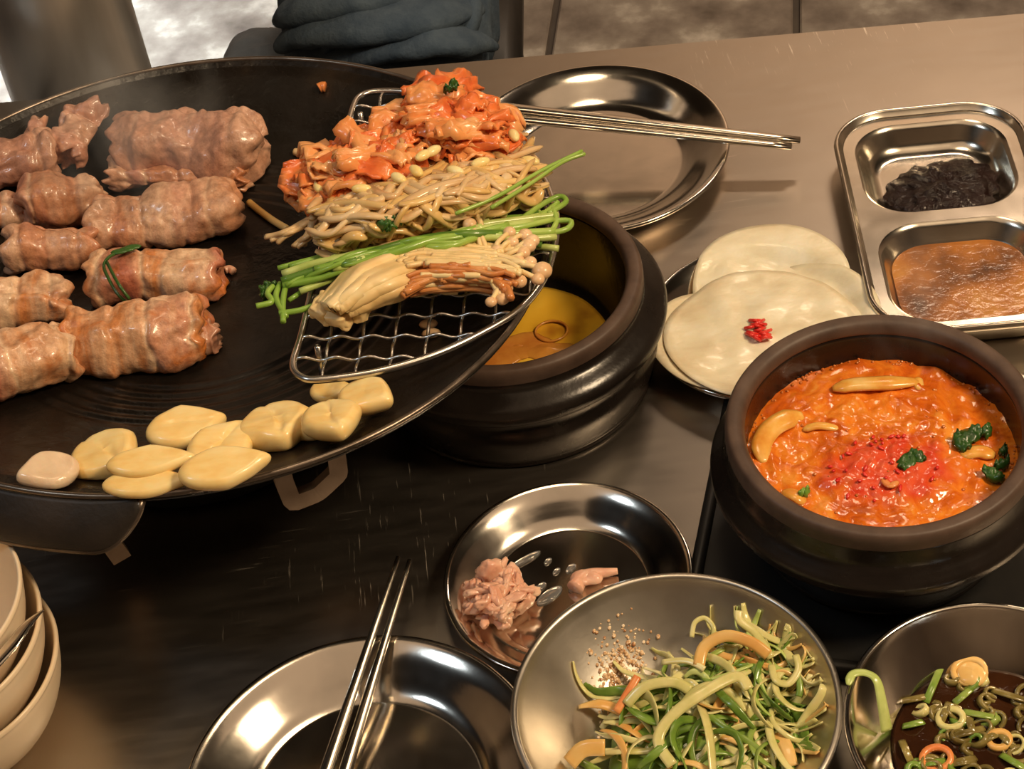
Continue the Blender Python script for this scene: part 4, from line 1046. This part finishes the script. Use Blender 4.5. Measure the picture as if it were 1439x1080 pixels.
# soy
def zbowl(r, R, Hh, power=2.2, wall=.0022): return .004 + (Hh - .004) * (r / (R - wall)) ** power
ZF = .027
RFs = (.0762 - .0022) * ((ZF - .004) / (.053 - .004)) ** (1 / 2.2) - .0006
so = thing('soy_dressing', (CF[0], CF[1], ZF - .01), 'dark soy dressing with floating scallion rings and pepper slices', 'sauce')
link('dressing', *disc((CF[0], CF[1], ZF), RFs, lambda x, y: .0003 * mnoise.noise(Vector((x * 90, y * 90, 3))), 24, 96, .012, RFs * .68), 'soy', so)
rf = random.Random(17)
MT['scallion_soy'] = mat('soy_stained_scallion', [(.3, (.10, .07, .015)), (.7, (.30, .24, .07))], 60, rough=.25, bstr=.2, coat=.4)
def ring3(c, r, w, hgt, m, tiltv, root, nm='scallion_ring'):
    n_ = 22; X = np.array([1, 0, tiltv[0]]); Y = np.array([0, 1, tiltv[1]]); N = np.cross(X, Y); N /= np.linalg.norm(N)
    path = [c + X * r * math.cos(a) + Y * r * math.sin(a) * .85 for a in np.linspace(0, 2 * math.pi, n_ + 1)[:-1]]
    link(nm, *sweep(path, [(-w, -hgt), (w, -hgt), (w, hgt), (-w, hgt)], None, N, True), m, root)
placed = 0
while placed < 80:
    a = rf.uniform(0, 6.283); rr = RFs * math.sqrt(rf.uniform(0, .86)); c = np.array([CF[0] + rr * math.cos(a), CF[1] + rr * math.sin(a), ZF + rf.uniform(-.0014, .0006)])
    ring3(c, rf.uniform(.0026, .0058), rf.uniform(.0007, .0015), rf.uniform(.001, .0020), rf.choice(['scallion_soy', 'scallion_soy', 'scallion_soy', 'scallion_soy', 'scallion_pale', 'scallion_green']), (rf.uniform(-.7, .7), rf.uniform(-.7, .7)), so); placed += 1
for (x, y, r, m_) in ((1316, 1066, .0075, 'orange'), (1404, 1040, .0055, 'scallion_spicy'), (1362, 944, .0085, 'scallion_spicy'), (1336, 1010, .0065, 'scallion_pale')):
    ring3(tp(x, y, ZF + .0015), r, .0016, .002, m_, (.1, .1), so, 'pepper_ring')
link('yolk_slice', *blob(tp(1366, 946, ZF + .002), EX * .0085, EY * .0085, EZ * .003, 20, 12, .001, 150, 3), 'scallion_spicy', so)
for i in range(16):
    x, y = rf.uniform(1260, 1430), rf.uniform(950, 1075); a = rf.uniform(0, 3.14); L = rf.uniform(12, 30)
    link('scallion_strip', *sweep(spline([tp(x - L * math.cos(a), y - L * math.sin(a), ZF + .001), tp(x, y, ZF + .004), tp(x + L * math.cos(a), y + L * math.sin(a), ZF + .001)], 4), ribbon_sect(.004, .0012)), rf.choice(['scallion_soy', 'scallion_soy', 'scallion_green']), so)
link('scallion_strip', *sweep(spline([tp(1192, 962, .058), tp(1198, 947, .0585), tp(1216, 945, .058), tp(1232, 956, .057), tp(1240, 990, .048), tp(1246, 1026, .034)], 6), ribbon_sect(.0052, .0014), np.interp(np.linspace(0, 1, 31), [0, .1, .5, 1], [.4, .9, .8, 1.3])), 'green_pale', so)

# scallion salad
sl = thing('scallion_salad', (CE[0], CE[1], .012), 'tangle of shredded green and pale scallion salad in the satin bowl', 'salad')
rs2 = random.Random(31)
mc = tp(985, 1010, .03)
V, Fc = blob((mc[0], mc[1] - .012, .018), EX * .052, EY * .046, EZ * .016, 40, 20, .005, 60, 5, 2.2, .6)
for k, p in enumerate(V):
    r = math.hypot(p[0] - CE[0], p[1] - CE[1]); V[k][2] = max(V[k][2], zbowl(min(r, .082), .0870, .053) + .001)
link('salad_bed', V, Fc, 'scallion_green', sl)
def strip(c, L, ang, curl, w, m, seed, rise, n=10, root=None):
    pts = []; a = ang; p = np.array([c[0] - math.cos(ang) * L / 2, c[1] - math.sin(ang) * L / 2])
    for i in range(n):
        u = i / (n - 1); r = math.hypot(p[0] - CE[0], p[1] - CE[1])
        if r > .080: p = np.array(CE) + (p - np.array(CE)) * .080 / r; r = .080
        z = c[2] + rise * math.sin(u * math.pi) + .003 * mnoise.noise(Vector((u * 3, seed, 1)))
        pts.append((p[0], p[1], max(z, zbowl(r, .0870, .053) + .002)))
        p = p + np.array([math.cos(a), math.sin(a)]) * L / (n - 1); a += curl / n
    link('scallion_strip', *sweep(spline(pts, 3), ribbon_sect(w, .0012), np.interp(np.linspace(0, 1, (n - 1) * 3 + 1), [0, .2, .8, 1], [.55, 1, 1, .5]), (rs2.uniform(-.5, .5), rs2.uniform(-.5, .5), 1), twist=rs2.uniform(-1.8, 1.8)), m, sl if root is None else root)
for i in range(230):
    u, v = rs2.uniform(-1, 1), rs2.uniform(-1, 1)
    if u * u + v * v > 1: continue
    x = mc[0] + .004 + .052 * u + .003 * v; y = mc[1] - .008 + .050 * v
    z = .020 + .022 * (1 - u * u - v * v) * rs2.uniform(.5, 1)
    g = rs2.random()
    m_ = 'scallion_green' if g < (.58 if u < 0 and v < .2 else .32) else ('scallion_pale' if g < .86 else 'scallion_spicy')
    strip((x, y, z), rs2.uniform(.030, .062), rs2.uniform(0, 6.28), rs2.uniform(-3.4, 3.4), rs2.uniform(.0028, .0062), m_, i, rs2.uniform(.002, .010))
def hand(pts, w, m): link('scallion_strip', *sweep(spline([tp(x, y, z) for x, y, z in pts], 5), ribbon_sect(w, .0014), up=(0, -.3, 1)), m, sl)
hand([(945, 1075, .040), (925, 1040, .044), (945, 1005, .048), (985, 975, .052), (1035, 950, .052), (1052, 968, .050)], .0062, 'scallion_pale')
hand([(982, 935, .046), (990, 908, .050), (1020, 893, .054), (1055, 902, .054), (1080, 920, .050)], .0066, 'scallion_spicy')
hand([(1084, 924, .048), (1062, 890, .052), (1040, 872, .056), (1038, 858, .058)], .0046, 'scallion_pale')
hand([(1084, 934, .046), (1090, 955, .046), (1108, 960, .045), (1122, 940, .047), (1118, 920, .048)], .0040, 'scallion_pale')
hand([(972, 895, .045), (976, 875, .049), (990, 868, .050), (1002, 880, .049), (1002, 895, .046)], .0028, 'scallion_pale')
hand([(880, 990, .036), (905, 965, .042), (945, 958, .044), (970, 970, .042)], .0058, 'scallion_pale')
hand([(866, 1000, .034), (884, 970, .038), (896, 950, .040)], .0045, 'orange')
hand([(930, 930, .042), (965, 928, .046), (990, 940, .046)], .0034, 'scallion_pale')
hand([(1120, 940, .046), (1124, 965, .043), (1122, 978, .041)], .0036, 'scallion_green')
hand([(800, 1072, .032), (820, 1052, .038), (850, 1050, .040)], .0090, 'scallion_spicy')
hand([(1092, 1030, .036), (1105, 1050, .038), (1112, 1076, .036)], .0075, 'scallion_spicy')
for i in range(46):
    x, y = rs2.gauss(1056, 34), rs2.gauss(938, 22); c = tp(x, y, .040)
    strip(c, rs2.uniform(.022, .050), rs2.uniform(0, 6.28), rs2.uniform(-4.0, 4.0), rs2.uniform(.0022, .0050), rs2.choice(['scallion_pale', 'scallion_pale', 'scallion_spicy', 'green_pale', 'scallion_green']), i + 500, rs2.uniform(.001, .006))
# wet seasoning left on the bowl's far left wall
rw = random.Random(8); parts = []
for i in range(620):
    x, y = rw.gauss(874, 20), rw.gauss(946, 32)
    # meet the bowl's wall along this pixel's ray
    d_ = ray_dir(x, y); t_ = 0.6
    for _ in range(400):
        p = CAM + d_ * t_; r = math.hypot(p[0] - CE[0], p[1] - CE[1])
        if p[2] < zbowl(min(r, .0848), .0870, .053): break
        t_ += .0015
    if r > .08: continue
    p = p + EZ * .0006; s = rw.uniform(.0005, .0013); parts.append(blob(p, EX * s, EY * s * rw.uniform(.8, 1.8), EZ * s * .7, 8, 5))
MT['season'] = mat('wet_seasoning', [(.35, (.34, .13, .04)), (.5, (.70, .46, .24)), (.7, (.90, .78, .58))], 260, rough=.12, bstr=.3, coat=.6)
tag(link('seasoning_grains', *join(parts), 'season', sl), kind='stuff')

# ------------------------------------------------------------------ two-part sauce tray
SY = math.radians(-5.6); SX = np.array([math.cos(SY), math.sin(SY), 0]); SYv = np.array([-math.sin(SY), math.cos(SY), 0])
SC = np.array([.3215, .9765, 0]); SW, SL = .139, .243; ZT = .026
tr = thing('sauce_tray', SC, 'rectangular steel sauce tray with two compartments at the right edge', 'tray')
def rrect(w, l, r, n=12):
    out = []
    for (cx, cy, a0_) in ((w / 2 - r, l / 2 - r, 0), (-w / 2 + r, l / 2 - r, 90), (-w / 2 + r, -l / 2 + r, 180), (w / 2 - r, -l / 2 + r, 270)):
        for k in range(n + 1):
            a = math.radians(a0_ + 90 * k / n); out.append((cx + r * math.cos(a), cy + r * math.sin(a)))
    return out
def loops(levels, cx=0, cy=0, close_last=True, close_first=False):
    V = []; Fc = []; n = None
    for (w, l, r, z) in levels:
        q = rrect(w, l, r); n = len(q)
        V += [SC + SX * (x + cx) + SYv * (y + cy) + EZ * z for x, y in q]
    for i in range(len(levels) - 1):
        for k in range(n): k2 = (k + 1) % n; Fc.append((i * n + k, i * n + k2, (i + 1) * n + k2, (i + 1) * n + k))
    if close_last: Fc.append(tuple(range((len(levels) - 1) * n, len(levels) * n)))
    if close_first: Fc.append(tuple(range(n))[::-1])
    return np.array(V), Fc
# outer skirt with rolled rim and a step
link('tray_rim', *loops([(SW - .004, SL - .004, .040, ZT - .0065), (SW - .001, SL - .001, .042, ZT - .0055), (SW, SL, .042, ZT - .003), (SW - .001, SL - .001, .042, ZT - .0008), (SW - .004, SL - .004, .041, ZT), (SW - .0075, SL - .0075, .039, ZT - .0008), (SW - .009, SL - .009, .038, ZT - .0035), (SW - .0125, SL - .0125, .036, ZT - .0040), (SW - .014, SL - .014, .036, ZT - .0065), (SW - .006, SL - .006, .039, ZT - .0075), (SW - .004, SL - .004, .040, ZT - .0065)], close_last=False), 'tray_steel', tr)
# deck: flat flange around both wells
CW = SW - .032; C1 = .098; C2 = .099; y1 = .0555; y2 = -.0575
def well(cy, l, zdeep, nm):
    return link(nm, *loops([(CW + .004, l + .004, .033, ZT - .0052), (CW, l, .031, ZT - .0060), (CW - .004, l - .004, .030, ZT - .0085), (CW - .012, l - .012, .029, .0085), (CW - .018, l - .018, .027, .0045), (CW - .030, l - .030, .022, zdeep), (CW - .033, l - .033, .021, zdeep)], 0, cy), 'tray_steel', tr)
well(y1, C1, .0025, 'well'); well(y2, C2, .0025, 'well')
V = []; Fc = []
def deck():
    # grid fan: outer loop to the two well loops, triangulated by bmesh
    import bmesh
    bm = bmesh.new(); es = []
    for (w, l, r, cy) in ((SW - .0135, SL - .0135, .036, 0), (CW + .003, C1 + .003, .0325, y1), (CW + .003, C2 + .003, .0325, y2)):
        vs = [bm.verts.new(SC + SX * x + SYv * (y + cy) + EZ * (ZT - .0052)) for x, y in rrect(w, l, r)]
        es += [bm.edges.new((a, b_)) for a, b_ in zip(vs, vs[1:] + vs[:1])]
    bmesh.ops.triangle_fill(bm, use_beauty=True, use_dissolve=False, edges=es, normal=(0, 0, 1))
    bm.verts.index_update()
    V = np.array([v.co[:] for v in bm.verts]); Fc = [tuple(v.index for v in f.verts) for f in bm.faces]; bm.free()
    return V, Fc
link('tray_deck', *deck(), 'tray_steel', tr)
link('skirt', *loops([(SW - .006, SL - .006, .039, ZT - .0075), (SW - .020, SL - .020, .034, .004), (SW - .026, SL - .026, .031, .0003), (SW - .034, SL - .034, .028, .0003)], close_last=True), 'tray_steel', tr)
def on_tray(x, y, z): return SC + SX * x + SYv * y + EZ * z
ps = link('bean_paste', *blob(on_tray(.003, y1 - .012, .0065), SX * .041 + SYv * .006, SYv * .029, EZ * .0085, 80, 40, .0045, 130, 6, 2.3, .55), 'paste')
tag(ps, 'glossy dark brown bean paste in the back well of the sauce tray', 'sauce')
ZQ = .0075
V, Fc = loops([(CW - .0165, C2 - .0165, .026, ZQ), (CW - .012, C2 - .012, .028, ZQ + .0001)], 0, y2, close_last=False, close_first=True)
ou = link('oil_sauce', *loops([(CW - .030, C2 - .030, .022, .0030), (CW - .019, C2 - .019, .026, .0046), (CW - .0155, C2 - .0155, .0276, ZQ - .001), (CW - .0150, C2 - .0150, .0278, ZQ)], 0, y2, close_last=True, close_first=True), 'oil_sauce', smooth=False)
tag(ou, 'amber brown dipping sauce in the front well of the sauce tray', 'sauce')

# ------------------------------------------------------------------ cream bowls, bottom left
wc = tp(-134, 852, .115)
def cbowl(z0, R, Hh, label, dz=0):
    p = [(0, .004), (.45, .005), (.62, .010), (.78, .024), (.90, .042), (.955, .056), (.975, .060), (1.0, .0605), (1.012, .0585), (1.0, .0560), (.985, .050), (.93, .034), (.82, .017), (.66, .003), (.5, .0005), (.42, .0002), (.40, .002), (0, .002)]
    pr = spline([(a * R, z0 + b * Hh / .0605, 0) for a, b in p], 4)[:, :2]; pr[:, 0] = np.maximum(pr[:, 0], 0); pr[0, 0] = pr[-1, 0] = 0
    tag(link('cream_bowl', *lathe(pr, (wc[0], wc[1], 0), 96), 'cream'), label, 'bowl', 'stacked cream bowls')
cbowl(.0005, .0690, .0605, 'cream plastic bowl, lowest of the stack at bottom left')
cbowl(.0300, .0680, .0605, 'cream plastic bowl, middle of the stack at bottom left')
cbowl(.0580, .0650, .0600, 'cream plastic bowl, topmost of the stack, with a spoon tip across')
spn = [tp(62, 856, .128), tp(50, 866, .127), tp(34, 882, .126), (tp(14, 908, .125)), tp(-20, 944, .122), tp(-70, 985, .115)]
tag(link('steel_spoon', *sweep(spline(spn, 5), ribbon_sect(.015, .0022), np.interp(np.linspace(0, 1, 26), [0, .12, .35, .6, 1], [.12, .35, .85, 1.15, 1.0]), (-.4, .3, .8)), 'steel'), 'steel spoon handle tip resting over the stacked cream bowls', 'spoon')

def steam(name, c, X, Y, Z, dens, label):
    m = bpy.data.materials.new(name); m.use_nodes = True; nt = m.node_tree; nt.nodes.clear()
    out = nt.nodes.new('ShaderNodeOutputMaterial'); vs = nt.nodes.new('ShaderNodeVolumeScatter'); vs.inputs['Color'].default_value = (.95, .95, .95, 1)
    t_ = nt.nodes.new('ShaderNodeTexCoord'); g = nt.nodes.new('ShaderNodeMapping'); g.inputs['Location'].default_value = (-1, -1, -1); g.inputs['Scale'].default_value = (2, 2, 2)
    nt.links.new(t_.outputs['Generated'], g.inputs[0])
    ln = nt.nodes.new('ShaderNodeVectorMath'); ln.operation = 'LENGTH'; nt.links.new(g.outputs[0], ln.inputs[0])
    fall = ramp(nt, ln.outputs['Value'], [(.15, (1, 1, 1)), (.95, (0, 0, 0))])
    n = ramp(nt, noise(nt, coords(nt, (1, 1, .45)), 22, 3, .5, .6), [(.42, (0, 0, 0)), (.70, (1, 1, 1))])
    mu = nt.nodes.new('ShaderNodeMath'); mu.operation = 'MULTIPLY'; nt.links.new(fall.outputs[0], mu.inputs[0]); nt.links.new(n.outputs[0], mu.inputs[1])
    m2 = nt.nodes.new('ShaderNodeMath'); m2.operation = 'MULTIPLY'; m2.inputs[1].default_value = dens; nt.links.new(mu.outputs[0], m2.inputs[0])
    nt.links.new(m2.outputs[0], vs.inputs['Density']); nt.links.new(vs.outputs[0], out.inputs['Volume'])
    MT[name] = m
    tag(tag(link(name, *blob(c, X, Y, Z, 24, 16), name), label, 'steam'), kind='stuff')
steam('grill_smoke', pp(140, 160, .075), PX * .09, PY * .05, PN * .085, 22.0, 'thin pale smoke rising from the meat by the far left rim')
steam('stew_steam', np.array([CG[0] + .025, CG[1] + .045, .150]), EX * .045, EY * .03, EZ * .058, 12.0, 'faint steam rising from the back of the stew pot')

for o in bpy.data.objects:
    if '_o' in o: del o['_o']
